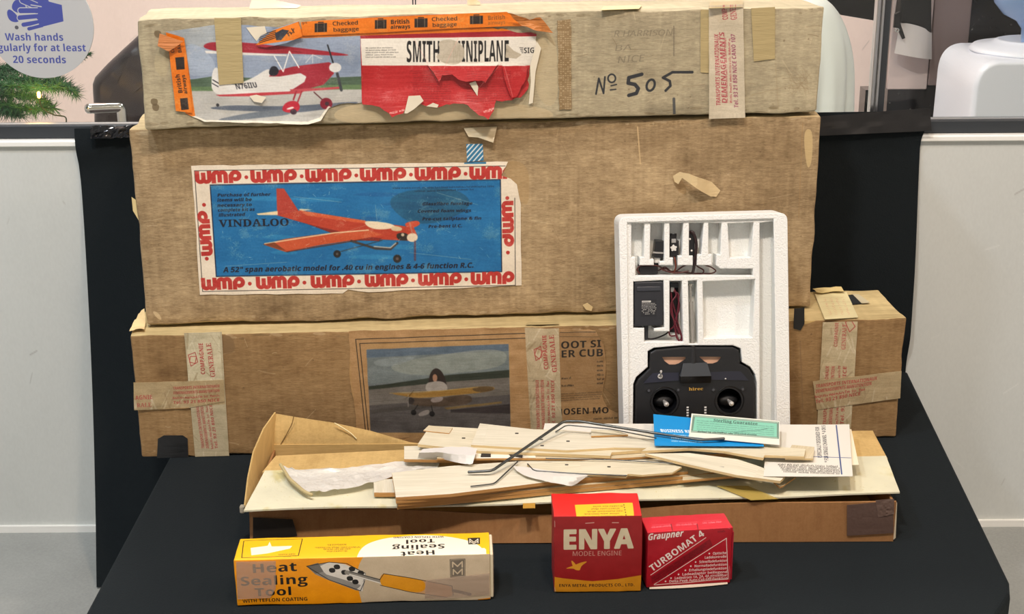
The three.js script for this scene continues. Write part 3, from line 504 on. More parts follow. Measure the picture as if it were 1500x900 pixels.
  tape([[1205, 466], [1257, 462], [1246, 630], [1194, 636]], '#b5a684'); p.text('TRANSPORTS INTERNATIONAUX', [1210.0, 622], [1214.0, 536], 5, red, { slant: 0.15, alpha: 0.9 }); p.text('DEMENAGEMENTS MANUTENTION', [1218.5, 622], [1222.5, 536], 5, red, { slant: 0.15, alpha: 0.9 }); p.greek([1227.0, 622], [1231.0, 536], 5 * 0.8, red, 33, 0.8); p.text('Tel. 93 21 850 NICE', [1235.5, 622], [1239.5, 536], 5, red, { slant: 0.15, alpha: 0.9 }); p.text('GENERALE', [1238, 512], [1240, 474], 6, red, { font: 'serif', alpha: 0.85 }); 
  p.ring([[1238, 472], [1246, 468], [1252, 478], [1244, 486]], red, 1); p.text('COMPAGNIE', [1226, 508], [1228, 472], 5, red, { alpha: 0.8 });
  tape([[1190, 558], [1322, 542], [1322, 584], [1196, 600]], '#ab9874'); p.text('TRANSPORTS INTERNATIONAUX', [1194, 568.0], [1284, 556.0], 5, red, { slant: 0.15, alpha: 0.9 }); p.text('DEMENAGEMENTS MANUTENTION', [1194, 575.6], [1276, 563.4], 5, red, { slant: 0.15, alpha: 0.9 }); p.greek([1194, 583.2], [1268, 570.8], 5 * 0.8, red, 33, 0.8); p.text('Tel. 93 21 850 NICE', [1194, 590.8], [1260, 578.2], 5, red, { slant: 0.15, alpha: 0.9 }); 
  p.poly([[228, 674], [231, 641], [240, 636], [268, 637], [276, 642], [276, 674]], '#181a1c');
  p.px((x, y, c) => { const k = (fbm(x / 26, y / 18, 41, 4) - 0.5) * 26 + (vn(x / 2.2, y / 2.2, 6) - 0.5) * 12; for (let i = 0; i < 3; i++) c[i] += k * (c[0] < 60 ? 0.5 : 1); });
  const wr = (u, v) => 0.0032 * Math.max(0, Math.abs(2 * vn(u * 42 + 3 * vn(u * 15, v * 15, 2), v * 36, 5) - 1) - 0.35);
  B1.labels.push(['picture_label', torn([[511, 485], [560, 484], [640, 482], [780, 480], [872, 484], [884, 505], [887, 540], [882, 580], [890, 598], [905, 606], [905, 644], [560, 650], [524, 650], [520, 600], [513, 560]], 1.2, 12, 4), { lift: wr }, 'tan paper label with a dark aeroplane photo']);
  B1.labels.push(['parcel_tape', [[270, 487.5], [325, 486], [329, 560], [336, 667.5], [286, 669], [280, 600]], { off: 0.0013, lift: wr }], ['parcel_tape', [[196, 560], [328, 556], [329, 588], [270, 598], [197, 600.5]], { off: 0.0019, lift: wr }]);
  B1.labels.push(['parcel_tape', [[774, 482], [819, 481], [822, 600], [826, 640], [780, 640]], { off: 0.0017, lift: wr }], ['parcel_tape', [[1205, 472], [1256, 471], [1246, 630], [1196, 636]], { off: 0.0013, lift: wr }], ['parcel_tape', [[1190, 558], [1320, 543], [1318, 583], [1196, 600]], { off: 0.0019, lift: wr }]);
  B1.labels.push(['black_patch', [[230, 671], [231.5, 643], [240, 638], [268, 638], [275, 643], [276, 669.8]], { off: 0.001 }, 'black tape patch over the hand hole'], ['black_tape', [[1163, 452], [1178, 450], [1178, 474], [1172, 484], [1162, 481]], { off: 0.0016, mat: std({ color: 0x141414, roughness: 0.5 }) }, 'short black tape strip']);
  const t = B1.finish(), T1 = S1.top(1.9);
  // tapes folded over the top, and the hand hole in it
  const ta = new Art(T1, '#b09a6c'); ta.poly([[1150, 420], [1340, 420], [1340, 480], [1150, 480]], '#b49d6a'); ta.poly([[1190, 425], [1245, 425], [1262, 480], [1205, 480]], '#d9cd9f');
  for (let i = 0; i < 4; i++) ta.greek([1218 + i * 9, 462], [1208 + i * 9, 436], 4, '#c98f6a', 100 + i, 0.5);
  const tm = std({ map: ta.tex(), roughness: 0.5, bumpMap: bumpPaper, bumpScale: 0.0015 });
  part('parcel_tape', sheet(T1, S1.D, [[1193, 432], [1240, 430], [1257, 467], [1208, 470]], { kind: 'top', y0: S1.H, off: 0.0022 }), tm, t);
  part('parcel_tape', sheet(T1, S1.D, [[770, 478], [772, 474.5], [818, 473.5], [819, 477]], { kind: 'top', y0: S1.H, off: 0.0022 }), tapeBeige, t);
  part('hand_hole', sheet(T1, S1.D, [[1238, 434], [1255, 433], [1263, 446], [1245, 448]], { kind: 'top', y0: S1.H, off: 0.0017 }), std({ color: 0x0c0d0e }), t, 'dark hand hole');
  part('tape_flap', sheet(T1, S1.D, [[1248, 433], [1258, 434], [1274, 446], [1262, 447]], { kind: 'top', y0: S1.H, off: 0.0028 }), std({ color: 0xb3a88a }), t);
  part('torn_end_flap', sheet(T1, S1.D, torn([[1190, 428], [1232, 426], [1236, 432], [1196, 434]], 1, 8, 3), { kind: 'top', y0: S1.H, off: 0.004, lift: (u, v) => 0.003 * vn(u * 60, v * 60, 3) }), std({ color: 0xc9b57c }), t);
  part('torn_end_flap', sheet(T1, S1.D, torn([[190, 490], [203, 464], [212, 458], [214, 478], [212, 488]], 1, 6, 8), { kind: 'top', y0: S1.H, off: 0.003, lift: (u, v) => 0.004 * vn(u * 80, v * 80, 5) }), std({ color: 0xd8bd8a, bumpMap: bumpPaper, bumpScale: 0.003 }), t, 'torn pale end flap');
}
// ---- middle box
const S2 = fit([215, 478], [1187, 449], TABLE + S1.H + 0.005, [194, 190], 0.125, 0.0);
const B2 = kitBox(S2, 'kit_box', 'tall brown cardboard box in the middle of the stack with a blue aeroplane label', '#9d8663', 23, { printBase: '#e4d6bd', batter: 0.002, amp: 1.3, lid: '#b9a57c' });
{
  const p = B2.print, b = B2.board, red = '#b3322b', ink = '#0b1020';
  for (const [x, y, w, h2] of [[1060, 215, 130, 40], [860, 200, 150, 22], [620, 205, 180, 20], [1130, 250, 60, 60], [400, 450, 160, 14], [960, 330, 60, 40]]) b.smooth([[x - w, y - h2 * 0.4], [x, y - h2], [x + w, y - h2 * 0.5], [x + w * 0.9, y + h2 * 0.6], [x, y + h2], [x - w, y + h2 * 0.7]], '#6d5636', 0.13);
  b.line([[934, 186], [938, 240]], '#cdb083', 2, 0.7); b.line([[1176, 180], [1170, 320]], '#9c7d52', 1.2, 0.6); b.line([[215, 210], [255, 240]], '#8d7048', 1, 0.5); b.line([[412, 451], [420, 462]], '#6d5434', 1.2, 0.7); b.smooth([[222, 455], [232, 458], [238, 470], [230, 468]], '#d4bd93', 0.7);
  b.smooth([[984, 260], [1000, 262], [1008, 285], [996, 284], [988, 272]], '#94764c', 0.5); b.smooth([[1176, 190], [1192, 188], [1190, 240], [1182, 250]], '#c9b07e', 0.8); b.line([[800, 455], [870, 452]], '#8d7048', 1, 0.5); b.smooth([[730, 236], [775, 236], [776, 300], [764, 300], [745, 262]], '#a98a5b', 0.45);
  // label ground and rules
  p.poly([[270, 230], [775, 226], [775, 430], [285, 440]], '#e3d6c0');
  p.line([[285, 250], [740, 243]], '#2f2a28', 1); p.line([[285, 250], [297, 427], [755, 418], [754, 290]], '#2f2a28', 1);
  p.poly([[308, 271], [733, 263], [735, 398], [317, 405]], '#14689f'); p.ring([[308, 271], [733, 263], [735, 398], [317, 405]], '#12233c', 1.6);
  for (let i = 0; i < 16; i++) { const r = mulberry(i + 3), x = 320 + r() * 350, y = 285 + r() * 100, w = 40 + r() * 90; p.smooth([[x, y], [x + w * 0.5, y - 5], [x + w, y], [x + w * 0.6, y + 4]], r() < 0.6 ? '#0e5488' : '#2f86b4', 0.55); }
  p.smooth([[560, 285], [660, 270], [700, 300], [640, 330], [590, 325]], '#1b4b62', 0.6);
  // the aeroplane
  p.smooth([[405, 276], [416, 277], [428, 296], [440, 312], [424, 318], [407, 316]], '#a33524'); p.poly([[405, 276], [416, 276], [437, 308], [440, 314], [406, 316]], '#a93828'); p.poly([[376, 313], [407, 309], [407, 315], [378, 315]], '#e6cfa3'); p.poly([[438, 306], [459, 307], [440, 309]], '#e6cfa3');
  p.poly([[408, 316], [440, 308], [470, 315], [535, 324], [606, 333], [612, 346], [604, 353], [560, 351], [520, 350], [490, 340], [450, 328]], '#b53c25'); p.poly([[440, 308], [535, 323], [540, 328], [450, 316]], '#cf5a36'); p.poly([[450, 328], [490, 337], [520, 345], [560, 349], [555, 353], [515, 352]], '#7d2219');
  p.smooth([[590, 327], [612, 322], [617, 329], [600, 336]], '#c94f35'); p.poly([[385, 358], [418, 350], [492, 340], [540, 337], [562, 344], [530, 350], [470, 359], [418, 369]], '#c1502c'); p.line([[388, 357], [490, 341], [540, 337]], '#efd9ae', 1.6); p.poly([[385, 358], [402, 355], [420, 368], [412, 366]], '#7a3a1c'); p.line([[420, 369], [530, 351]], '#5d2415', 1.4);
  p.smooth([[532, 324], [548, 324], [572, 327], [582, 333], [560, 337], [540, 334]], '#e8d6b6'); p.smooth([[574, 330], [590, 333], [588, 339], [572, 338]], '#d4bf98');
  p.smooth([[580, 341], [598, 341], [600, 353], [582, 352]], '#2c2523'); p.dot([604, 348], 8, '#e2cfb2', 6.5); p.dot([590, 344], 2.4, '#c9b79d'); p.line([[608, 354], [608, 381]], '#5d3440', 3, 0.8); p.line([[604, 342], [600, 326]], '#b8907c', 2, 0.6);
  p.line([[515, 353], [550, 364], [572, 365], [582, 356]], '#3a3230', 3.5); p.line([[548, 361], [572, 363], [580, 356]], '#b9b2a5', 1.6); p.line([[560, 352], [494, 370]], '#2a2422', 1); p.dot([494, 372], 5.5, '#1a1716'); p.dot([494, 372], 2, '#4a4440'); p.dot([582, 379], 6, '#201b1a'); p.dot([582, 379], 2.2, '#5d4c46');
  p.soften(310, 268, 733, 402, 1.1);
  // words
  for (const [s, x0, x1, y] of [['Purchase of further', 318, 396, 288], ['items will be', 318, 369, 295.6], ['necessary to', 318, 369, 303], ['complete kit as', 319, 373, 310], ['illustrated', 320, 359, 317.4]]) p.text(s, [x0, y], [x1, y - 1.2], 4.6, ink, { slant: 0.2, stroke: 1.5 });
  p.text('VINDALOO', [321, 332.5], [424, 330.5], 10.5, ink, { font: 'serif', stroke: 1 });
  for (let i = 0; i < 2; i++) p.greek([576 + i * 32, 277 + i * 4.5], [724 - i * 30, 274 + i * 4.5], 2.6, ink, 5 + i, 0.6);
  for (const [s, x0, x1, y] of [['Glassfibre fuselage', 618, 692, 301], ['Covered foam wings', 611, 690, 311.5], ['Pre-cut tailplane & fin', 618, 705, 323], ['Pre-bent U.C.', 627, 677, 334]]) p.text(s, [x0, y], [x1, y - 1.2], 4.4, ink, { slant: 0.2, stroke: 1.5 });
  p.text('A 52" span aerobatic model for .40 cu in engines & 4-6 function R.C.', [327, 399], [694, 392], 7.4, ink, { slant: 0.2, stroke: 1.5 });
  // the rounded three-letter mark, repeated round the border
  const g = p.g, mark = (a, b2, h) => {
    const A = p.f.mm(...a), B = p.f.mm(...b2), L = Math.hypot(B[0] - A[0], B[1] - A[1]), k = p.mmpp(a);
    g.save(); g.translate(...A); g.rotate(Math.atan2(B[1] - A[1], B[0] - A[0])); g.scale(L / 100, h * k / 30); g.strokeStyle = red; g.lineWidth = 9.6; g.lineCap = 'butt'; g.lineJoin = 'round';
    const P = (f) => { g.beginPath(); f(); g.stroke(); };
    P(() => { g.moveTo(4, -30); g.lineTo(4, -12); g.arc(10.5, -10.5, 6.5, Math.PI, 0, true); g.lineTo(17, -26); g.moveTo(17, -12); g.arc(23.5, -10.5, 6.5, Math.PI, 0, true); g.lineTo(30, -30); });
    P(() => { g.moveTo(39, 0); g.lineTo(39, -18); g.arc(45.5, -19.5, 6.5, Math.PI, 0); g.lineTo(52, -2); g.moveTo(52, -18); g.arc(58.5, -19.5, 6.5, Math.PI, 0); g.lineTo(65, 0); });
    P(() => { g.moveTo(76, 0); g.lineTo(76, -18); g.arc(86, -17.5, 8.5, Math.PI, Math.PI * 0.62); g.lineTo(81, -8); });
    g.restore();
  };
  const rowT = [[287, 269], [368, 267.6], [448, 266.4], [528, 265.2], [608, 264], [688, 262.8]]; for (const [x, y] of rowT) { mark([x, y], [x + 68, y - 1.2], 19); if (x < 680) p.dot([x + 74, y - 9.5], 2.8, red); }
  const rowB = [[296, 425], [376, 423.4], [456, 421.8], [535, 420.2], [613, 418.6], [690, 417]]; for (const [x, y] of rowB) { mark([x, y], [x + 64, y - 1.2], 19); if (x < 680) p.dot([x + 70, y - 9.5], 2.8, red); }
  mark([312, 374], [306, 308], 17); p.dot([299, 300], 2.8, red); p.dot([303, 379], 2.8, red);
  mark([735, 295], [736, 362], 17); p.dot([743, 290], 2.8, red); p.dot([744, 370], 2.8, red);
  for (const [a, b3] of [[[490, 345], [560, 322]], [[640, 282], [700, 300]], [[330, 390], [420, 384]], [[430, 288], [500, 296]], [[600, 370], [690, 380]], [[550, 300], [553, 330]]]) p.line([a, b3], '#d9cdb8', 0.8, 0.35);
  const rr = mulberry(31); for (let i = 0; i < 70; i++) { const x = 320 + rr() * 400, y = 275 + rr() * 120; p.line([[x, y], [x + (rr() - 0.5) * 10, y + (rr() - 0.3) * 8]], '#cfd6d2', 0.6, 0.3 + rr() * 0.3); }
  speckle(p, 3, 0.06);
  // striped sticker
  p.poly([[680, 208], [712, 208], [712, 240], [680, 240]], '#2f7397'); p.path([[682, 211], [708, 210], [708, 236], [683, 237]]); g.save(); g.clip(); for (let i = -3; i < 6; i++) p.line([[676 + i * 7, 240], [706 + i * 7, 206]], '#d5dcdc', 1.9); g.restore();
  const lf = (u, v) => 0.0009 * Math.max(0, fbm(u * 30, v * 30, 7, 3) - 0.4);
  B2.labels.push(['picture_label', torn([[280, 243], [420, 241], [600, 239], [744, 237], [738, 250], [734, 257], [748, 262], [757, 270], [763, 300], [764, 418], [620, 424], [540, 428], [510, 424], [502, 430], [293, 432], [287, 330]], 0.7, 16, 6), { lift: lf }, 'blue and red aeroplane label']);
  B2.labels.push(['striped_sticker', [[683, 211], [707, 210.5], [708.5, 235], [684, 237]], {}, 'blue and white striped sticker']);
  B2.labels.push(['tape_flap', [[679, 187], [728, 185], [725, 196], [722, 207], [700, 200], [686, 199]], { mat: std({ color: 0xb4a686, roughness: 0.4, bumpMap: bumpPaper, bumpScale: 0.002 }), lift: (u, v) => 0.012 * Math.max(0, (S2.H - 0.004 - v) / 0.02) * 0.7 }, 'loose grey tape end']);
  // curled paper strip and a torn scrap
  const F2 = B2.F, cu = F2.loc(1015, 270);
  B2.labels.push(['curled_paper', [[985, 257], [994, 250], [1006, 251], [1024, 258], [1042, 266], [1055, 279], [1049, 288], [1040, 287], [1024, 277], [1006, 264], [997, 258], [992, 268], [987, 265]], { cell: 0.004, mat: std({ color: 0xcdb68a, roughness: 0.6, bumpMap: bumpPaper, bumpScale: 0.001 }), lift: (u, v) => 0.016 * Math.exp(-(((u - cu[0] + 0.003) / 0.022) ** 2)) }, 'peeling curl of paper']);
  B2.labels.push(['paper_scrap', [[853, 446], [860, 443], [868, 449], [866, 455], [858, 453]], { mat: std({ color: 0xd3bb8b }), lift: (u, v) => 0.0025 }]);
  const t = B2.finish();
  // tape end sticking out at the left edge
  part('tape_stub', sheet(F2, S2.D, [[192, 290], [201, 296], [203, 325], [194, 310]], { off: -0.004 }), std({ color: 0xd8c48d, roughness: 0.5 }), t);
}
// ---- top box
const S3 = fit([213, 190], [1198, 165], TABLE + S1.H + S2.H + 0.010, [207, 28], 0.125, 0.0);
const B3 = kitBox(S3, 'kit_box', 'worn beige cardboard box on top of the stack with a biplane label and marker writing', '#a3987c', 37, { printBase: '#c9bda6', batter: 0.002, gloss: 0.4, lid: '#b9af92' });
{
  const p = B3.print, b = B3.board, pen = '#23262c', grey = '#6a6252';
  b.smooth([[222, 100], [234, 60], [250, 70], [244, 120]], '#b7a783', 0.4); b.smooth([[500, 145], [800, 150], [820, 186], [480, 190]], '#bfae8a', 0.8); b.smooth([[780, 60], [815, 40], [820, 160], [785, 150]], '#b5a582', 0.7);
  const scr = (pts, w = 4) => b.line(pts, pen, w, 0.92);
  scr([[873, 138], [877, 115], [884, 137], [886, 113]], 2.6); { const q = []; for (let i = 0; i < 20; i++) q.push([896 + 5.5 * Math.cos(i / 19 * 6.28), 115 + 6 * Math.sin(i / 19 * 6.28)]); scr(q, 2.4); } scr([[895, 126], [903, 124]], 2); scr([[894, 132], [902, 131]], 2);
  scr([[940, 109], [921, 114], [920, 122], [930, 124], [935, 130], [932, 137], [921, 140]], 5.2); { const q = []; for (let i = 0; i < 20; i++) q.push([953 + 6 * Math.cos(i / 19 * 6.28), 125 + 8 * Math.sin(i / 19 * 6.28) - 2 * Math.cos(i / 19 * 6.28)]); scr(q, 3.4); } scr([[1014, 106], [985, 106], [971, 114], [981, 119], [982, 126], [975, 133]], 3.8);
  const pcl = (s, a, c, h) => b.text(s, a, c, h, grey, { bold: false, slant: 0.2, alpha: 0.6 }); pcl('R HARRISON', [898, 54], [985, 52], 9); pcl('BA', [899, 75], [925, 73], 8); pcl('NICE', [903, 93], [944, 90], 10);
  b.line([[987, 38], [987, 82]], grey, 1.4, 0.8); b.line([[987, 145], [988, 172]], '#3a3d42', 4, 0.8);
  for (const [x, y] of [[231, 50], [228, 158], [226, 150]]) b.smooth([[x - 6, y - 6], [x + 6, y - 5], [x + 4, y + 6], [x - 5, y + 4]], '#5d4d35', 0.7);
  for (let i = 0; i < 26; i++) { const r = mulberry(i + 90); b.line([[1150 + r() * 35, 95 + r() * 45], [1152 + r() * 38, 96 + r() * 45]], '#857352', 1, 0.25); }
  b.line([[1180, 120], [1100, 140]], '#8f7c5a', 0.8, 0.5); b.line([[1136, 92], [1140, 160]], '#9a8763', 1, 0.4);
  // biplane photograph
  p.poly([[235, 20], [535, 20], [535, 190], [235, 190]], '#b9bcb6'); p.poly([[236, 30], [530, 28], [530, 118], [236, 120]], '#8b98aa'); p.poly([[236, 30], [330, 28], [330, 60], [300, 70], [236, 60]], '#a5aaa6', 0.7); p.smooth([[270, 60], [300, 70], [320, 100], [300, 112], [270, 110]], '#9fabba', 0.8); p.smooth([[420, 90], [526, 70], [530, 112], [440, 114]], '#7f8ea4', 0.8);
  p.poly([[236, 118], [285, 116], [310, 112], [420, 116], [530, 112], [530, 131], [236, 134]], '#4a5f4a'); p.poly([[236, 128], [530, 124], [530, 132], [236, 136]], '#5f7850'); p.poly([[236, 134], [530, 131], [530, 190], [236, 190]], '#b3b2aa');
  p.smooth([[292, 160], [340, 153], [420, 157], [520, 148], [528, 152], [440, 166], [400, 164]], '#5d6672'); p.smooth([[314, 175], [380, 163], [420, 160], [430, 168], [380, 173], [330, 178]], '#6d757e');
  const R = '#962430', Wt = '#d6d4cd';
  p.smooth([[296, 70], [302, 63], [320, 61], [360, 62], [420, 68], [480, 75], [514, 80], [505, 82], [440, 79], [380, 78], [320, 76]], R); p.poly([[300, 74], [340, 76], [420, 80], [420, 82], [340, 80], [302, 78]], '#d7d4cc');
  p.smooth([[310, 140], [310, 110], [314, 99], [320, 99], [324, 110], [335, 122], [345, 124], [372, 114], [392, 100], [398, 104], [410, 112], [440, 106], [450, 112], [446, 126], [420, 137], [360, 141]], Wt);
  p.poly([[394, 112], [400, 105], [428, 98], [448, 95], [482, 91], [490, 96], [489, 108], [474, 124], [444, 132], [424, 134], [446, 120], [449, 112], [440, 107], [410, 112]], R); p.smooth([[393, 110], [396, 98], [404, 96], [410, 104], [404, 112]], '#23232a'); p.poly([[316, 139], [380, 136], [426, 134], [450, 131], [440, 137], [370, 141], [322, 141]], '#b43a42'); p.poly([[424, 131], [500, 127], [500, 130], [430, 135]], '#b4454c');
  p.line([[402, 82], [415, 105], [424, 75], [438, 99]], '#e6e4de', 1.6); p.line([[448, 92], [458, 80], [472, 86]], '#c9c9c6', 1); p.line([[458, 80], [458, 92]], '#c9c9c6', 1);
  p.line([[434, 134], [430, 146]], R, 2.4); p.line([[442, 134], [436, 150]], R, 2); p.line([[460, 135], [472, 146]], '#5d3034', 1.8); p.smooth([[412, 164], [416, 152], [428, 147], [438, 150], [440, 160], [432, 166]], '#b52737'); p.smooth([[418, 160], [428, 156], [432, 158], [424, 161]], '#eadfd6'); p.dot([430, 164], 5, '#3a2530', 4); p.dot([478, 152], 9, '#7d1d2c', 8.5); p.dot([479, 152], 3, '#3c2a30');
  p.line([[480, 66], [488, 92]], '#24262a', 2.2); p.line([[494, 108], [500, 132]], '#3a3c40', 4.2); p.dot([491, 99], 9, '#d9d8d4', 7); p.text('N76IIU', [346, 131], [378, 128], 8, '#23232a', { slant: -0.2 }); p.line([[312, 117], [322, 123]], '#23232a', 1.6); p.line([[311, 122], [320, 127]], '#23232a', 1.4); p.dot([319, 154], 2.4, '#2b2b2e');
  p.soften(236, 20, 528, 188, 0.9);
  p.line([[262, 152], [273, 167], [300, 178], [452, 180], [470, 174], [482, 158]], '#e6e0cc', 5, 0.9);
  // red title panel
  p.poly([[527, 20], [800, 20], [800, 190], [531, 190]], '#aa1f21'); p.poly([[527, 44], [800, 40], [800, 52], [528, 56]], '#98202c'); p.poly([[528, 56.5], [788, 53], [788, 96], [530, 96]], '#ded8ca');
  for (let i = 0; i < 5; i++) p.greek([536, 71 + i * 3.4], [576 + (i % 3) * 4, 70.5 + i * 3.4], 1.8, '#3a3632', i + 3, 0.8);
  p.text('SMITH', [595, 91], [645, 91], 31, '#1b1a1a', { bold: true }); p.text('MINIPLANE', [662, 91], [746, 90], 31, '#1b1a1a', { bold: true });
  for (const pts of [[[640, 60], [664, 56], [682, 70], [678, 92], [656, 96], [636, 84], [646, 76]]]) p.smooth(pts, '#b7ad99', 0.96); p.poly([[742, 64], [752, 74], [764, 80], [756, 86], [740, 84]], '#b0a58f', 0.9);
  p.text('SIG', [767, 78], [783, 77.5], 8, '#1f1d1c'); for (let i = 0; i < 4; i++) p.line([[761 + i, 70 + i * 2.4], [766, 70 + i * 2.4]], '#1f1d1c', 0.8);
  for (let i = 0; i < 14; i++) { p.greek([600 + (i % 5 === 0 ? 0 : 5), 105 + i * 3.3], [660, 104.6 + i * 3.3], 1.9, '#5e1015', i + 20, 0.5); p.greek([684, 105 + i * 3.3], [748, 104 + i * 3.3], 1.9, '#5e1015', i + 60, 0.42); }
  for (const [x, y] of [[571, 165], [585, 162], [708, 163], [716, 160]]) p.greek([x, y], [x + 12, y - 2], 3.4, '#e3c7bb', x, 0.8);
  for (const l of [[[606, 56], [640, 118], [648, 112]], [[672, 54], [650, 100]], [[735, 92], [700, 130]], [[738, 96], [750, 140]], [[700, 150], [650, 146]]]) p.line(l, '#e2a79c', 0.8, 0.5);
  // airline tape
  const org = '#dc7418', blk = '#2a211b';
  p.poly([[374, 66], [400, 44], [440, 30], [800, 14], [812, 40], [780, 44], [530, 52], [440, 56]], org);
  const bag = (x, y, w = 18, h = 13) => { p.poly([[x, y], [x + w, y - 0.7], [x + w, y + h - 0.7], [x, y + h]], blk); p.line([[x + w * 0.3, y - 1.5], [x + w * 0.7, y - 1.8]], blk, 1.4); p.line([[x + w * 0.22, y], [x + w * 0.22, y + h]], '#7b6a55', 0.8); p.line([[x + w * 0.78, y], [x + w * 0.78, y + h]], '#7b6a55', 0.8); };
  bag(461, 34); p.text('Checked', [487, 37], [525, 35.5], 5.6, blk, { bold: false, stroke: 1.5 }); p.text('baggage', [488, 46], [526, 44.5], 5.4, blk, { bold: false, stroke: 1.5 });
  bag(549, 29, 17, 13); p.text('British', [572, 35], [600, 34], 6.2, blk, { stroke: 1 }); p.text('airways', [572, 42], [601, 41], 5.6, blk, { stroke: 1 }); bag(607, 27, 19, 13); p.text('Checked', [632, 30.5], [670, 29], 5.4, blk, { bold: false, stroke: 1.5 }); p.text('baggage', [633, 39], [669, 37.5], 5.4, blk, { bold: false, stroke: 1.5 }); bag(688, 23, 19, 12); p.text('British', [714, 29], [740, 27.5], 6, '#6a4a2c', { alpha: 0.8 }); p.text('airways', [714, 36], [740, 34.5], 5.4, '#6a4a2c', { alpha: 0.6 });
  p.poly([[220, 40], [270, 55], [286, 170], [250, 175]], org); p.text('CHE', [256, 77], [254, 65], 5, blk); p.text('BAG', [267, 77], [264, 62], 5, blk); p.poly([[257, 84], [270, 83], [271, 101], [259, 102]], blk); p.text('British', [268, 136], [263, 108], 6, blk, { stroke: 1 }); p.text('airways', [275, 137], [271, 109], 5, blk, { stroke: 1 }); p.poly([[264, 144], [275, 143], [277, 160], [266, 161]], blk);
  for (let i = 0; i < 5; i++) p.line([[380, 52 + i * 2.6], [404, 44 + i * 2.6]], blk, 1.2); p.poly([[403, 48], [414, 42], [424, 44], [412, 58], [405, 58]], '#2c2f38'); p.greek([424, 52], [436, 44], 7, blk, 4); p.greek([440, 38], [450, 34], 8, '#8a4a1c', 6, 0.7);
  // brown perforated strip, printed parcel tape
  p.poly([[810, 20], [840, 20], [840, 168], [812, 168]], '#8a7350'); const rr = mulberry(6); for (let y = 30; y < 160; y += 3.2) for (let x = 817; x < 836; x += 3.4) if (rr() < 0.62) p.poly([[x, y], [x + 2.2, y], [x + 2.2, y + 1.6], [x, y + 1.6]], '#b3a07c', 0.8);
  const rd = '#a5404a'; p.poly([[1036, 0], [1094, 0], [1094, 176], [1038, 176]], '#c2b79f'); p.text('COMPAGNIE', [1066, 28], [1062, -6], 8, rd); p.text('GENERALE', [1079, 28], [1075, -6], 9, rd, { font: 'serif' }); p.text('TRANSPORTS INTERNATIONAUX', [1055, 155], [1052, 50], 6.4, rd, { slant: 0.2 }); p.text('DEMENAGEMENTS', [1064, 152], [1060, 47], 7, rd, { slant: 0.2 }); p.text('MANUTENTION', [1064, 92], [1060, 47], 1, rd); for (let i = 0; i < 2; i++) p.greek([1066 + i * 6, 150], [1063 + i * 6, 56], 3.4, rd, 70 + i, 0.8); p.text('Tel. 93 21 850 NICE CANO 107', [1081, 158], [1076, 50], 6, '#8b3d5b', { slant: 0.2 });
  p.poly([[1018, 10], [1037, 10], [1037, 110], [1018, 110]], '#b59f68');
  speckle(p, 13, 0.05, '#ded6c4');
  const crk = (u, v) => 0.0024 * Math.max(0, Math.abs(2 * vn(u * 34, v * 30, 6) - 1) - 0.25);
  const lower = (v0, k) => (u, v) => crk(u, v) + k * Math.max(0, v0 - v) * (0.5 + 0.9 * vn(u * 34, 3, 9));
  const vy = (y) => B3.F.loc(600, y)[1];
  B3.labels.push(['photo_label', torn([[243, 46], [330, 34], [528, 50], [532, 150], [498, 152], [482, 158], [470, 176], [452, 181], [300, 178], [272, 166], [262, 150]], 0.8, 12, 9), { lift: (u, v) => crk(u, v) + 0.4 * Math.max(0, vy(166) - v) }, 'biplane photo label']);
  B3.labels.push(['title_label', torn([[527, 40], [700, 38], [786, 50], [785, 80], [776, 98], [773, 130], [762, 142], [742, 146], [726, 146], [722, 160], [714, 172], [700, 166], [684, 152], [664, 150], [640, 156], [624, 154], [612, 150], [601, 140], [598, 152], [590, 164], [574, 169], [563, 160], [556, 155], [531, 152]], 1.6, 7, 21), { cell: 0.008, lift: lower(vy(128), 0.28) }, 'torn red and white title label']);
  B3.labels.push(['torn_flap', torn([[624, 92], [634, 104], [643, 119], [647, 109], [662, 108], [671, 115], [683, 118], [690, 117], [705, 116], [710, 119], [720, 106], [730, 92]], 0.6, 6, 12), { off: 0.003, cell: 0.006, lift: (u, v) => 0.28 * Math.max(0, vy(95) - v) + 0.002 * vn(u * 50, v * 50, 4) }, 'torn flap of the title label'], ['torn_flap', torn([[735, 93], [752, 92], [772, 96], [770, 112], [756, 140], [748, 142], [740, 120]], 0.8, 7, 14), { off: 0.003, cell: 0.006, lift: (u, v) => 0.12 * Math.max(0, vy(95) - v) + 0.003 * vn(u * 70, v * 40, 4) }, 'torn flap of the title label']);
  B3.labels.push(['torn_paper', [[598, 139], [615, 138], [620, 146], [606, 158], [596, 164], [592, 164]], { mat: paperBack, off: 0.008, lift: (u, v) => 0.004 * vn(u * 60, v * 60, 2) }, 'pale back of the torn label'], ['torn_paper', [[624, 154], [634, 149], [642, 152], [640, 156]], { mat: paperBack, off: 0.009 }], ['torn_paper', [[687, 121], [696, 118], [700, 126], [699, 140], [694, 132]], { mat: paperBack, off: 0.006 }], ['torn_paper', [[776, 96], [786, 60], [792, 70], [784, 104], [780, 150], [774, 152], [777, 120]], { mat: paperBack, off: 0.004 }]);
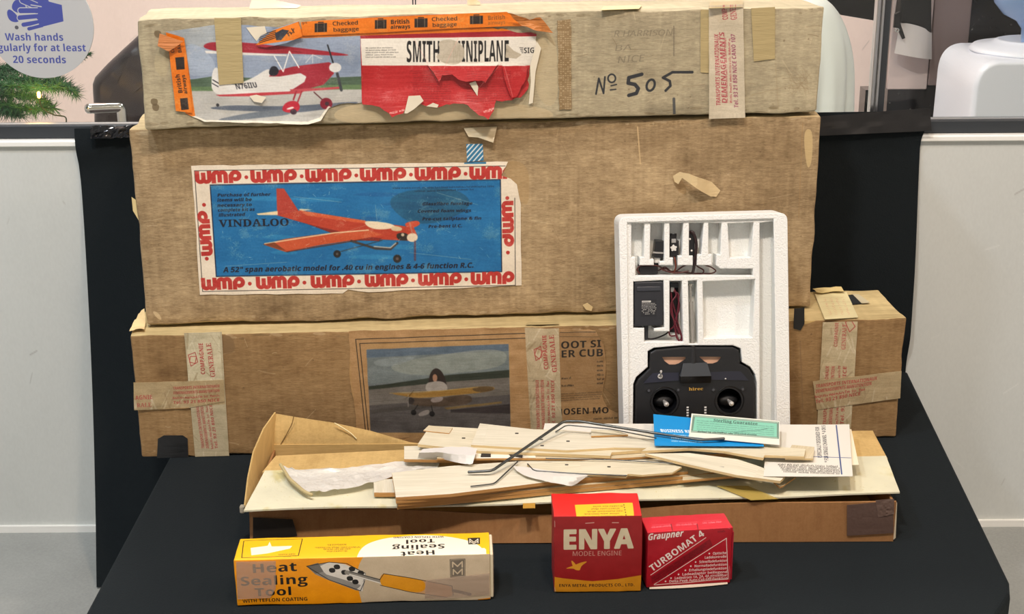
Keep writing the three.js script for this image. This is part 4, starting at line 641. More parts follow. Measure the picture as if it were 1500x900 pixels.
  B3.labels.push(['airline_tape', [[441, 32], [480, 29], [560, 24.5], [660, 20], [742, 17], [752, 24], [770, 38], [744, 38], [660, 41], [560, 47], [443, 52]], { off: 0.003, lift: crk }, 'orange airline baggage tape'], ['airline_tape', [[376, 60], [382, 52], [405, 41], [438, 30], [443, 52], [420, 62], [390, 69], [378, 67]], { off: 0.004, lift: (u, v) => 0.004 * vn(u * 50, v * 50, 6) }, 'folded orange tape end'], ['airline_tape', [[246, 56], [270, 52], [275, 95], [282, 165], [258, 162], [252, 110]], { off: 0.003, lift: crk }, 'orange airline baggage tape'], ['airline_tape', [[232, 66], [235, 48], [262, 57], [270, 59], [258, 68], [248, 74]], { off: 0.006, mat: std({ color: 0xc27a45, roughness: 0.45, bumpMap: bumpPaper, bumpScale: 0.002 }), lift: (u, v) => 0.006 * vn(u * 40, v * 40, 3) }, 'folded back orange tape end'], ['airline_tape', torn([[742, 17], [758, 22], [775, 28], [790, 24], [799, 34], [808, 46], [800, 46], [780, 42], [762, 36]], 1, 6, 3), { off: 0.006, cell: 0.006, mat: std({ color: 0xbb7438, roughness: 0.35, bumpMap: bumpPaper, bumpScale: 0.003 }), lift: (u, v) => 0.012 * vn(u * 60, v * 60, 8) }, 'crumpled orange tape end']);
  B3.labels.push(['beige_tape', [[314, 26], [353, 26], [357, 121], [321, 124]], { off: 0.0032, mat: tapeBeige }, 'beige masking tape'], ['torn_paper', [[361, 40], [388, 38], [392, 52], [376, 60], [368, 50]], { off: 0.0028, mat: paperBack }], ['brown_strip', torn([[816, 30], [836, 28], [837, 160], [819, 161]], 0.8, 6, 5), { off: 0.0012 }, 'brown perforated tape residue']);
  B3.labels.push(['beige_tape', [[1026, 14], [1039, 14], [1038, 107], [1026, 106]], { off: 0.0012, mat: tapeBeige }], ['beige_tape', [[1100, 12], [1135, 10], [1135, 86], [1104, 90]], { off: 0.0012, mat: tapeBeige }], ['parcel_tape', [[1038, 8], [1088, 6], [1091, 172], [1038, 174]], { off: 0.002, lift: crk }, 'clear parcel tape with red print'], ['torn_paper', [[366, 140], [376, 138], [390, 142], [384, 150], [372, 148]], { off: 0.0025, lift: (u, v) => 0.003 * vn(u * 90, v * 90, 3), mat: paperBack }]);
  const t = B3.finish();
  // torn ends of tape standing up from the lid
  const flap = (x, w, h, z, c, s) => { const g = new THREE.BufferGeometry(), P = [], I = [], n = 8; const q = S3.top(1).loc(x, 8); for (let i = 0; i <= n; i++) for (let j = 0; j <= 4; j++) { const a = i / n, b2 = j / 4; P.push(q[0] - S3.W / 2 + (a - 0.2 + b2 * 0.08) * w, S3.H + 0.001 + b2 * h * (1 - a * 0.85) , S3.D / 2 - z - b2 * h * 0.6 + 0.003 * vn(a * 5, b2 * 5, s)); } for (let i = 0; i < n; i++) for (let j = 0; j < 4; j++) { const p2 = i * 5 + j; I.push(p2, p2 + 5, p2 + 1, p2 + 1, p2 + 5, p2 + 6); } g.setAttribute('position', new THREE.Float32BufferAttribute(P, 3)); g.setIndex(I); g.computeVertexNormals(); return part('tape_flap', g, std({ color: c, roughness: 0.5, bumpMap: bumpPaper, bumpScale: 0.002 }), t, 'torn tape end standing up'); };
  flap(382, 0.065, 0.016, 0.09, 0xd9cdb6, 3); flap(688, 0.018, 0.014, 0.09, 0xd2b892, 5);
  const T3 = S3.top(1); part('beige_tape', sheet(T3, S3.D, [[1038, 14.5], [1040, 5], [1088, 3], [1088, 12.5]], { kind: 'top', y0: S3.H, off: 0.0022 }), tapeBeige, t); part('beige_tape', sheet(T3, S3.D, [[880, 17], [884, 12], [940, 10], [936, 15]], { kind: 'top', y0: S3.H, off: 0.0022 }), std({ color: 0xd8c995, roughness: 0.6 }), t);
}

// ---------------------------------------------------------------- foam tray with the radio set
{
  const lean = 10 * Math.PI / 180, yaw = 0.055, thick = 0.05;
  const q = new THREE.Quaternion().setFromEuler(new THREE.Euler(-lean, yaw, 0, 'YXZ'));
  const U = V3(1, 0, 0).applyQuaternion(q), N = V3(0, 0, 1).applyQuaternion(q), Vv = V3(0, 1, 0).applyQuaternion(q);
  const mid = V3(0.275, TABLE + 0.0096, 0.0765);
  const p0 = meet(910, 640, mid, N), bl = mid.clone().addScaledVector(U, p0.clone().sub(mid).dot(U));
  const F = new Face(bl, U, Vv, N, 0.26, 0.37, 2), L = (x, y) => F.loc(x, y), vec = (l) => l.map((p) => new THREE.Vector2(...L(...p)));
  const set = (o, u, v, d) => { o.position.copy(bl).addScaledVector(U, u).addScaledVector(Vv, v).addScaledVector(N, d); o.quaternion.copy(q); return o; };
  const item = (name, label, cat, px, py, d, group) => { const [u, v] = L(px, py), t = thing(name, label, cat, undefined, 0, group); set(t, u, v, d); return Object.assign(t, { userData: t.userData, at: (x, y) => { const l = L(x, y); return [l[0] - u, l[1] - v]; } }); };
  const foam = std({ color: 0xe9ebe8, roughness: 0.9, bumpMap: bumpFoam, bumpScale: 0.0007 });
  const [uL, vT] = L(906, 318), [uR] = L(1153, 313), [uLb] = L(913, 615), [uRb] = L(1157, 615);
  const vT2 = L(1140, 312)[1];
  const out = new THREE.Shape(), r = 0.012; const bA = uLb + (uLb - uL) * 0.12, bB = uRb + (uRb - uR) * 0.12;
  out.moveTo(bA + r, 0); out.lineTo(bB - r, 0); out.quadraticCurveTo(bB, 0, bB, r); out.lineTo(uR, vT2 - r); out.quadraticCurveTo(uR, vT2, uR - r, vT2); out.lineTo(uL + r, vT); out.quadraticCurveTo(uL, vT, uL, vT - r); out.lineTo(bA, r); out.quadraticCurveTo(bA, 0, bA + r, 0);
  const tx = [[952, 517], [960, 512.5], [1000, 508.5], [1073, 508.5], [1082, 513], [1084, 533], [1097, 540], [1103, 550], [1105.5, 562], [1106, 655], [930, 655], [930.5, 565], [934.5, 556], [951, 540]];
  const holes = [
    [[931, 404], [931, 377], [925, 377], [925, 327], [944, 327], [943, 377], [937, 377], [937, 389], [958, 389], [958, 380], [952, 380], [953, 327], [973, 327], [973, 383], [966, 383], [966, 389], [986, 389], [986, 378], [981, 378], [981, 327], [1001, 327], [999, 375], [993, 375], [993, 389], [1015, 389], [1015, 375], [1009.5, 375], [1009.5, 327], [1031, 327], [1027, 373], [1021, 373], [1021, 389], [1043, 389], [1043, 373], [1038, 373], [1038, 327], [1057, 327], [1055, 373], [1049, 373], [1049, 389], [1055, 394], [1103, 394], [1103, 404]],
    [[1066, 328], [1104, 326], [1100, 377], [1069, 378]],
    [[1113, 327], [1142, 323], [1136, 400], [1134.5, 650], [1113, 650]],
    [[928, 413], [972, 411], [973, 480], [958, 481.5], [958, 486], [981, 486], [981, 412], [999, 412], [1001, 501], [944, 501], [944, 481], [928, 481]],
    [[1008, 412], [1021, 411], [1022.5, 504], [1010, 504]],
    [[1029.5, 413], [1106, 409.5], [1102, 494.5], [1031, 496]],
  ];
  const txHole = [[949, 515], [958, 510], [1000, 506.5], [1074, 506.5], [1085, 511], [1087, 531], [1099, 538], [1106, 549], [1108.5, 562], [1109, 648], [927, 648], [928, 563], [932, 553], [949, 538]];
  for (const h of [...holes, txHole]) out.holes.push(new THREE.Path(vec(h)));
  const back = out.clone(); back.holes = []; const middle = out.clone(); middle.holes = [new THREE.Path(vec(txHole))]; const deep = 0.021;
  const g1 = new THREE.ExtrudeGeometry(out, { depth: deep, bevelEnabled: true, bevelThickness: 0.0016, bevelSize: 0.0012, bevelOffset: -0.0012, bevelSegments: 2, curveSegments: 8 }).translate(0, 0, -deep - 0.0016);
  const g2 = new THREE.ExtrudeGeometry(back, { depth: 0.0125, bevelEnabled: true, bevelThickness: 0.0012, bevelSize: 0.0012, bevelOffset: -0.0012, bevelSegments: 2, curveSegments: 8 }).translate(0, 0, -thick + 0.0012);
  const scaleUV = (g, k) => { const a = g.attributes.uv; for (let i = 0; i < a.count; i++) a.setXY(i, a.getX(i) * k, a.getY(i) * k); return g; };
  const tray = thing('foam_tray', 'white polystyrene foam tray with cut-out compartments leaning against the stacked boxes', 'tray'); set(tray, 0, 0, 0);
  part('compartments', scaleUV(g1, 9), foam, tray); part('back_plate', scaleUV(g2, 9), foam, tray); part('middle_layer', scaleUV(new THREE.ExtrudeGeometry(middle, { depth: 0.0135, bevelEnabled: false, curveSegments: 8 }).translate(0, 0, -0.0362), 9), foam, tray);
  part('ledge', box(L(1103, 380)[0] - L(1069, 380)[0], 0.007, 0.02, (L(1103, 380)[0] + L(1069, 380)[0]) / 2, L(1086, 388)[1] + 0.0045, -0.014), foam, tray);
  // rim: a raised lip along the outer edge
  { const ring = out.clone(); ring.holes = []; const inn = new THREE.Path(); const e = 0.0075; inn.moveTo(bA + e + 0.008, 0.01); inn.lineTo(bB - e - 0.012, 0.01); inn.lineTo(uR - e - 0.012, vT2 - e); inn.lineTo(uL + e + 0.004, vT - e); inn.lineTo(bA + e, 0.02); ring.holes.push(inn);
    part('rim', scaleUV(new THREE.ExtrudeGeometry(ring, { depth: 0.002, bevelEnabled: true, bevelThickness: 0.001, bevelSize: 0.001, bevelOffset: -0.001, bevelSegments: 2 }).translate(0, 0, 0.0004), 9), foam, tray); }

  // ---- transmitter
  const black = std({ color: 0x17181b, roughness: 0.42, bumpMap: bumpFine, bumpScale: 0.0002 }), gloss = std({ color: 0x101114, roughness: 0.22 }), metal = std({ color: 0xdcdad6, roughness: 0.22, metalness: 0.55 });
  const T = item('radio_transmitter', 'black radio control transmitter with two sticks and raised aerial in the foam tray', 'transmitter', 1018, 640, -0.032);
  const tv = (l) => l.map((p) => new THREE.Vector2(...T.at(...p)));
  const S = (l, hs = []) => { const s = new THREE.Shape(tv(l)); for (const h of hs) s.holes.push(new THREE.Path(tv(h))); return s; };
  const ext = (s, d, z, b = 0.0012) => new THREE.ExtrudeGeometry(s, { depth: d, bevelEnabled: b > 0, bevelThickness: b, bevelSize: b, bevelOffset: -b, bevelSegments: 3, curveSegments: 10 }).translate(0, 0, z);
  const circ = (x, y, r0) => { const l = []; for (let i = 0; i < 40; i++) l.push([x + r0 * Math.cos(i / 40 * 6.2832), y + r0 * Math.sin(i / 40 * 6.2832)]); return l; };
  const tbody = tx.map(([x, y]) => [x, Math.min(y, 638)]);
  part('case', ext(S(tbody, [[[966.5, 521], [1006.5, 520], [1006.5, 527], [995, 534.5], [989, 536.5], [979, 536.5], [971, 530.5]], [[1021, 520.5], [1057, 520], [1058.5, 524.5], [1052, 532], [1044, 535], [1034.5, 535], [1024, 526.5]], circ(973.5, 588, 20.5), circ(1068, 587, 20.5)]), 0.030, 0.0012, 0.0025), black, T);
  for (const [x, y] of [[973.5, 588], [1068, 587]]) {
    const [cx, cy] = T.at(x, y), R = 0.0185;
    const cup = part('gimbal_cup', new THREE.LatheGeometry([[0.0001, 0.012], [0.010, 0.012], [0.016, 0.018], [R, 0.030], [R + 0.0012, 0.0345], [R + 0.0026, 0.034], [R + 0.0026, 0.031]].map((p) => new THREE.Vector2(...p)), 48).rotateX(Math.PI / 2).translate(cx, cy, 0), gloss, T);
    part('gimbal_cover', new THREE.SphereGeometry(0.0155, 32, 12, 0, Math.PI).scale(1, 0.55, 0.62).rotateX(-0.25).translate(cx, cy - 0.002, 0.0165), black, cup);
    const st = merge([new THREE.CylinderGeometry(0.0018, 0.0018, 0.016, 12).rotateX(Math.PI / 2).translate(0, 0, 0.038), new THREE.CylinderGeometry(0.0034, 0.0030, 0.011, 20).rotateX(Math.PI / 2).translate(0, 0, 0.047), new THREE.SphereGeometry(0.0026, 14, 8).translate(0, 0, 0.0527)]);
    part('stick', st.translate(cx, cy - 0.001, -0.004), metal, cup, 'shiny metal control stick');
    for (const [dx, dy] of [[-23.5, -16], [19.5, -17]]) { const [sx, sy] = T.at(x + dx, y + dy); part('screw', merge([new THREE.CylinderGeometry(0.0017, 0.002, 0.0012, 16).rotateX(Math.PI / 2), box(0.0024, 0.0004, 0.0004, 0, 0, 0.0007)]).translate(sx, sy, 0.0348), std({ color: 0x6a6b70, roughness: 0.35, metalness: 0.8 }), T); part('gimbal_lug', new THREE.CylinderGeometry(0.0036, 0.0044, 0.0012, 4).rotateX(Math.PI / 2).translate(sx, sy, 0.0341), black, T); }
  }
  part('handle_backing', ext(S([[960, 517], [1066, 517], [1066, 538], [960, 538]]), 0.001, 0.0285, 0), std({ color: 0xd6a98c, roughness: 0.8 }), T, 'added tan panel behind the handle openings');  // backing added near the surface so shade does not darken the handle openings
  const slope = (l, zt, zb, d) => { const g = ext(S(l), 0.001, 0, 0); const p = g.attributes.position, y0 = T.at(...l[0])[1], y1 = T.at(...l[2])[1]; for (let i = 0; i < p.count; i++) p.setZ(i, (p.getZ(i) > 0.0005 ? THREE.MathUtils.mapLinear(p.getY(i), y0, y1, zt, zb) : d)); g.computeVertexNormals(); return g; };
  part('meter_housing', slope([[1000, 532], [1035, 531], [1040, 549], [995, 550]], 0.035, 0.042, 0.030), std({ color: 0x2c3238, roughness: 0.35 }), T);
  part('meter_front', slope([[995, 550], [1040, 549], [1040, 560], [995.5, 561]], 0.042, 0.038, 0.030), gloss, T);
  part('top_panel', slope([[957, 545], [994, 541], [993.5, 557], [942, 561]], 0.0335, 0.0352, 0.030), std({ color: 0x1d2030, roughness: 0.3 }), T); part('top_panel', slope([[1041, 543], [1084, 543], [1096, 557], [1041, 556]], 0.0335, 0.0352, 0.030), std({ color: 0x20222e, roughness: 0.3 }), T);
  { // name plate in gold lettering
    const a = T.at(1006, 574), b = T.at(1033, 566), w = b[0] - a[0], h = b[1] - a[1];
    const tex = canvasTex(128, 48, (g) => { g.fillStyle = '#111113'; g.fillRect(0, 0, 128, 48); g.fillStyle = '#c79b3c'; g.font = 'bold 38px serif'; g.textAlign = 'center'; g.fillText('hirec', 62, 35); });
    part('name_plate', new THREE.PlaneGeometry(w, h).translate((a[0] + b[0]) / 2, (a[1] + b[1]) / 2, 0.0342), std({ map: tex, roughness: 0.4 }), T, 'black plate with gold lettering');
  }
  for (const x of [1006.8, 1032.8]) {
    const [cx, y1] = T.at(x, 594.5), [, y0] = T.at(x, 622), n = 7;
    const slot = part('trim_slot', box(0.0045, y1 - y0 + 0.002, 0.0006, cx, (y1 + y0) / 2, 0.0341), gloss, T);
    for (let i = 0; i < n; i++) part('trim_mark', box(0.0030, (y1 - y0) / n * 0.55, 0.0006, cx, y1 - (y1 - y0) * (i + 0.5) / n, 0.0346), std({ color: 0xd8d8d6, roughness: 0.4 }), slot);
  }
  { const [x, y] = T.at(966.5, 551); part('switch', merge([new THREE.TorusGeometry(0.0026, 0.0011, 8, 20), new THREE.CylinderGeometry(0.0011, 0.0016, 0.011, 12).rotateX(0.9).translate(0, 0.004, 0.004), new THREE.SphereGeometry(0.0018, 12, 8).translate(0, 0.0085, 0.0075)]).translate(x, y, 0.0358), metal, T, 'chrome toggle switch'); const [ex, ey] = T.at(1062, 554.5); part('indicator', new THREE.SphereGeometry(0.0013, 12, 8).translate(ex, ey, 0.0355), metal, T); }
  { const a = T.at(1015.5, 532), b = T.at(1015.8, 508), c = T.at(1013.4, 443), e = T.at(1012.6, 420), Z = 0.026;
    part('aerial_boot', new THREE.CylinderGeometry(0.0042, 0.0055, b[1] - a[1], 20).translate((a[0] + b[0]) / 2, (a[1] + b[1]) / 2, Z + 0.004), black, T);
    const cyl = (p, q2, r1) => { const d = V3(q2[0] - p[0], q2[1] - p[1], 0); const g = new THREE.CylinderGeometry(r1, r1, d.length(), 16); g.applyQuaternion(new THREE.Quaternion().setFromUnitVectors(V3(0, 1, 0), d.clone().normalize())); return g.translate((p[0] + q2[0]) / 2, (p[1] + q2[1]) / 2, Z); };
    part('aerial', merge([cyl(b, c, 0.0029), cyl(c, e, 0.0013), new THREE.CylinderGeometry(0.0036, 0.0026, 0.003, 20).translate(e[0], e[1] + 0.0015, Z)]), std({ color: 0xb4b0a8, roughness: 0.25, metalness: 0.7 }), T, 'telescopic chrome aerial'); }
  // ---- wall charger
  {
    const C = item('wall_charger', 'black plug-in charger block with printed rating label in the foam tray', 'charger', 950, 479, -0.022), at = C.at; C.scale.z = 0.72;
    const a = at(929.5, 478.5), b = at(971.5, 412.5), w = b[0] - a[0], h = b[1] - a[1], cx = (a[0] + b[0]) / 2, cy = (a[1] + b[1]) / 2;
    const pl = std({ color: 0x26282e, roughness: 0.4, bumpMap: bumpFine, bumpScale: 0.0002 });
    part('body', rbox(w, h, 0.030, 0.0025, cx, cy, 0.015, 4), pl, C);
    part('ridge', rbox(w * 0.84, 0.007, 0.004, 0.0018, cx, cy + h * 0.34, 0.030), std({ color: 0x33363d, roughness: 0.32 }), C);
    const l0 = at(939, 464), l1 = at(961.5, 439), tex = canvasTex(224, 248, (g) => { g.fillStyle = '#1d1f24'; g.fillRect(0, 0, 224, 248); g.fillStyle = '#c9c8c4'; g.fillRect(14, 14, 130, 26); g.fillStyle = '#1d1f24'; g.fillRect(22, 20, 110, 3); g.fillRect(22, 30, 90, 3); const rr = mulberry(4); g.fillStyle = '#b5b4b0'; for (let y = 54; y < 220; y += 22) for (let x = 10; x < 205;) { const w2 = 6 + rr() * 22; if (y < 130 || rr() < 0.6) g.fillRect(x, y, w2, 5 + rr() * 4); x += w2 + 5; } });
    part('rating_label', new THREE.PlaneGeometry(l1[0] - l0[0], l1[1] - l0[1]).translate((l0[0] + l1[0]) / 2, (l0[1] + l1[1]) / 2, 0.0304), std({ map: tex, roughness: 0.5 }), C);
    const s0 = at(948, 479), s1 = at(948, 499); part('strain_relief', new THREE.CylinderGeometry(0.0036, 0.003, s0[1] - s1[1], 14).translate(s0[0], (s0[1] + s1[1]) / 2, 0.013), pl, C);
    const wire = std({ color: 0x5c1424, roughness: 0.4 }); const w3 = (l) => l.map(([x, y, z]) => V3(...at(x, y), z));
    part('lead', tube(w3([[948, 499, 0.011], [958, 499.5, 0.009], [970, 496, 0.010], [980, 490, 0.012], [983, 484, 0.015]]), 0.0011), std({ color: 0x1b1214, roughness: 0.5 }), C);
    const W = item('lead_bundle', 'folded dark red charging leads in the foam slot beside the charger', 'cable', 990, 500, -0.022); W.scale.z = 0.72; const w4 = (l) => l.map(([x, y, z]) => V3(...W.at(x, y), z));
    const loops = [[[985, 424, .012], [986, 440, .014], [992, 462, .016], [996, 480, .016], [1000, 494, .016], [998, 501, .016], [993, 497, .018], [991, 480, .019], [994, 458, .020], [996, 440, .018], [995, 432, .017], [988, 428, .015]], [[989, 424, .014], [992, 434, .018], [985, 444, .02], [984, 458, .02], [990, 474, .022], [996, 488, .022], [1001, 497, .022], [997, 502, .022], [992, 492, .020], [989, 474, .020], [986, 456, .018], [986, 440, .016]], [[992, 470, .024], [988, 480, .02], [982, 487, .016], [984, 494, .016], [991, 494, .016]], [[987, 423, .01], [996, 440, .012], [997, 456, .013], [991, 470, .018], [992, 484, .015], [996, 492, .015]]];
    for (const l of loops) part('lead', tube(w4(l), 0.0011, 90), wire, W);
    part('plug', merge([rbox(0.012, 0.007, 0.010, 0.001, ...W.at(990, 420), 0.010)]), pl, W); part('sleeve', rbox(0.005, 0.007, 0.004, 0.001, ...W.at(987, 426), 0.014), std({ color: 0x8b8a88, roughness: 0.3 }), W);
    part('slot_lining', box(0.015, 0.068, 0.001, ...W.at(990, 455), 0.0009), std({ color: 0x1a1214, roughness: 0.7 }), W);
  }
  // ---- servos and receiver
  const sb = std({ color: 0x18181b, roughness: 0.38 }), wh = std({ color: 0xe6e4de, roughness: 0.4 }), sw = std({ color: 0x4a1f1c, roughness: 0.45 });
  const SV = [
    ['black servo lying on its side with silver bearing end in the second foam slot', 966, 388],
    ['black servo with round white horn in the third foam slot', 989, 378],
    ['black servo with thick looped cable in the fourth foam slot', 1015, 378]];
  SV.forEach(([label, x, y], i) => {
    const s = item('servo', label, 'servo', x, y, -0.0225, 'servos in the foam slots'), P = (a, b) => (s.scale.z = 0.72, s.at(a, b)), Wd = (l) => l.map(([a, b, c]) => V3(...P(a, b), c));
    if (i === 0) {
      const a = P(960, 379), b = P(973, 353); part('body', rbox(b[0] - a[0], b[1] - a[1], 0.024, 0.0015, 0, 0, 0.012).rotateZ(-0.08).translate((a[0] + b[0]) / 2, (a[1] + b[1]) / 2, 0), sb, s);
      part('flange', box(0.015, 0.0022, 0.02, 0, 0, 0.012).rotateZ(-0.08).translate(...P(965.5, 371), 0.003), std({ color: 0xb8b6b2, roughness: 0.3, metalness: 0.7 }), s, 'silver band');
      part('bearing', new THREE.CylinderGeometry(0.0045, 0.0042, 0.007, 18).translate(...P(964.5, 382.5), 0.016), std({ color: 0xd9d6cf, roughness: 0.3 }), s, 'pale bearing end'); part('cable_exit', rbox(0.006, 0.008, 0.008, 0.001, ...P(963, 389), 0.012), sb, s);
      for (const k of [0, 1]) part('wire', tube(Wd([[963, 391, .012], [958, 397 + k, .014], [966, 398, .014], [976, 393 + k * 2, .014], [985, 399, .014], [995, 400 - k * 2, .014]]), 0.0009), sw, s);
    } else if (i === 1) {
      const a = P(983, 377), b = P(996, 353); part('body', rbox(b[0] - a[0], b[1] - a[1], 0.024, 0.0015, (a[0] + b[0]) / 2, (a[1] + b[1]) / 2, 0.010), sb, s);
      part('flange', merge([box(0.009, 0.009, 0.003, ...P(988, 349), 0.016), box(0.003, 0.004, 0.003, ...P(985, 345.5), 0.016), box(0.003, 0.004, 0.003, ...P(991.5, 345.5), 0.016)]), sb, s);
      part('case_label', box(0.006, 0.0055, 0.0006, ...P(988, 353.5), 0.0225), std({ color: 0x9a9a98, roughness: 0.4 }), s);
      const [hx, hy] = P(987.5, 364); part('horn', merge([new THREE.CylinderGeometry(0.0034, 0.0034, 0.002, 24).rotateX(Math.PI / 2), new THREE.CylinderGeometry(0.0016, 0.0016, 0.003, 12).rotateX(Math.PI / 2), ...[0, 1, 2, 3, 4].map((k) => new THREE.CylinderGeometry(0.0014, 0.0014, 0.002, 10).rotateX(Math.PI / 2).translate(0.0033 * Math.cos(k * 1.2566 + 0.4), 0.0033 * Math.sin(k * 1.2566 + 0.4), 0))]).translate(hx, hy, 0.0255), wh, s, 'white servo horn');
      for (const k of [0, 1, 2]) part('wire', tube(Wd([[989, 376, .02], [990 + k * 0.6, 384, .022], [991 + k * 0.4, 394, .018], [987 + k, 401, .014], [970 + k * 3, 396 + k * 1.5, .012]]), 0.0008), std({ color: [0x6b2a1c, 0x9a4a2a, 0x3a1512][k], roughness: 0.45 }), s);
    } else {
      const a = P(1010, 377), b = P(1019, 340); part('body', rbox(b[0] - a[0], b[1] - a[1], 0.024, 0.0015, (a[0] + b[0]) / 2, (a[1] + b[1]) / 2, 0.012), sb, s);
      for (const [x2, y2] of [[1011.5, 351], [1014, 368]]) part('screw', new THREE.SphereGeometry(0.0015, 12, 8).translate(...P(x2, y2), 0.0245), wh, s);
      part('cable', tube(Wd([[1012, 342, .022], [1014, 340, .026], [1018, 346, .028], [1020.5, 358, .028], [1019.5, 374, .028], [1018, 386, .026], [1017.5, 396, .02], [1016.5, 401, .016]]), 0.0021, 70), std({ color: 0x241012, roughness: 0.4 }), s);
      for (const l of [[[1018, 386, .026], [1024, 392, .018], [1033, 398, .014], [1032, 402, .013], [1014, 402, .012], [994, 400, .014]], [[1018, 386, .026], [1030, 388.5, .022], [1044, 393, .018], [1051, 399, .014], [1046, 402, .013], [1022, 402.5, .012]], [[1016, 388, .02], [1004, 391, .016], [994, 398, .014]]]) part('wire', tube(Wd(l), 0.0010, 60), sw, s);
    }
  });
  const rc = item('receiver', 'small black receiver block among the wires at the left of the foam channel', 'receiver', 951, 403.5, -0.0225), ra = rc.at(937, 403), rb2 = rc.at(965, 390);
  part('case', rbox(rb2[0] - ra[0], rb2[1] - ra[1], 0.016, 0.0015, (ra[0] + rb2[0]) / 2, (ra[1] + rb2[1]) / 2, 0.008), sb, rc);
  part('wire', tube([[938, 402], [934, 396], [938, 390.5], [950, 389.8], [966, 391], [975, 397], [990, 401], [1010, 398]].map(([x, y], i) => V3(...rc.at(x, y), 0.017 + 0.001 * Math.sin(i))), 0.001, 70), sw, rc);
}

// ---------------------------------------------------------------- opened kit box
const H0 = TABLE;
const top3 = (px, py, h) => onY(px, py, H0 + h);
function sheetFrom(rows, thick, uvk = 3) {               // a bent sheet through a grid of world points, given thickness along its normal
  const m = rows.length, n = rows[0].length, P = [], uv = [], idx = [];
  const base = new THREE.BufferGeometry(), flat = rows.flat(); base.setAttribute('position', new THREE.Float32BufferAttribute(flat.flatMap((p) => [p.x, p.y, p.z]), 3));
  const f = []; for (let j = 0; j < m - 1; j++) for (let i = 0; i < n - 1; i++) { const p = j * n + i; f.push(p, p + 1, p + n, p + 1, p + n + 1, p + n); } base.setIndex(f); base.computeVertexNormals(); const N = base.attributes.normal;
  for (const s of [0, 1]) flat.forEach((p, k) => { P.push(p.x - N.getX(k) * thick * s, p.y - N.getY(k) * thick * s, p.z - N.getZ(k) * thick * s); uv.push(p.x * uvk, (p.z + p.y) * uvk); });
  const K = flat.length; idx.push(...f); for (let i = 0; i < f.length; i += 3) idx.push(f[i] + K, f[i + 2] + K, f[i + 1] + K);
  const edge = []; for (let i = 0; i < n; i++) edge.push(i); for (let j = 1; j < m; j++) edge.push(j * n + n - 1); for (let i = n - 2; i >= 0; i--) edge.push((m - 1) * n + i); for (let j = m - 2; j > 0; j--) edge.push(j * n);
  for (let k = 0; k < edge.length; k++) { const a = edge[k], b = edge[(k + 1) % edge.length]; idx.push(a, a + K, b, b, a + K, b + K); }
  const g = new THREE.BufferGeometry(); g.setAttribute('position', new THREE.Float32BufferAttribute(P, 3)); g.setAttribute('uv', new THREE.Float32BufferAttribute(uv, 2)); g.setIndex(idx);
  return toCreasedNormals(g, 0.7);
}
const patch = (c00, c10, c11, c01, n, m, f) => { const rows = []; for (let j = 0; j <= m; j++) { const r = []; for (let i = 0; i <= n; i++) { const s = i / n, t = j / m, p = c00.clone().lerp(c10, s).lerp(c01.clone().lerp(c11, s), t); if (f) f(p, s, t); r.push(p); } rows.push(r); } return rows; };
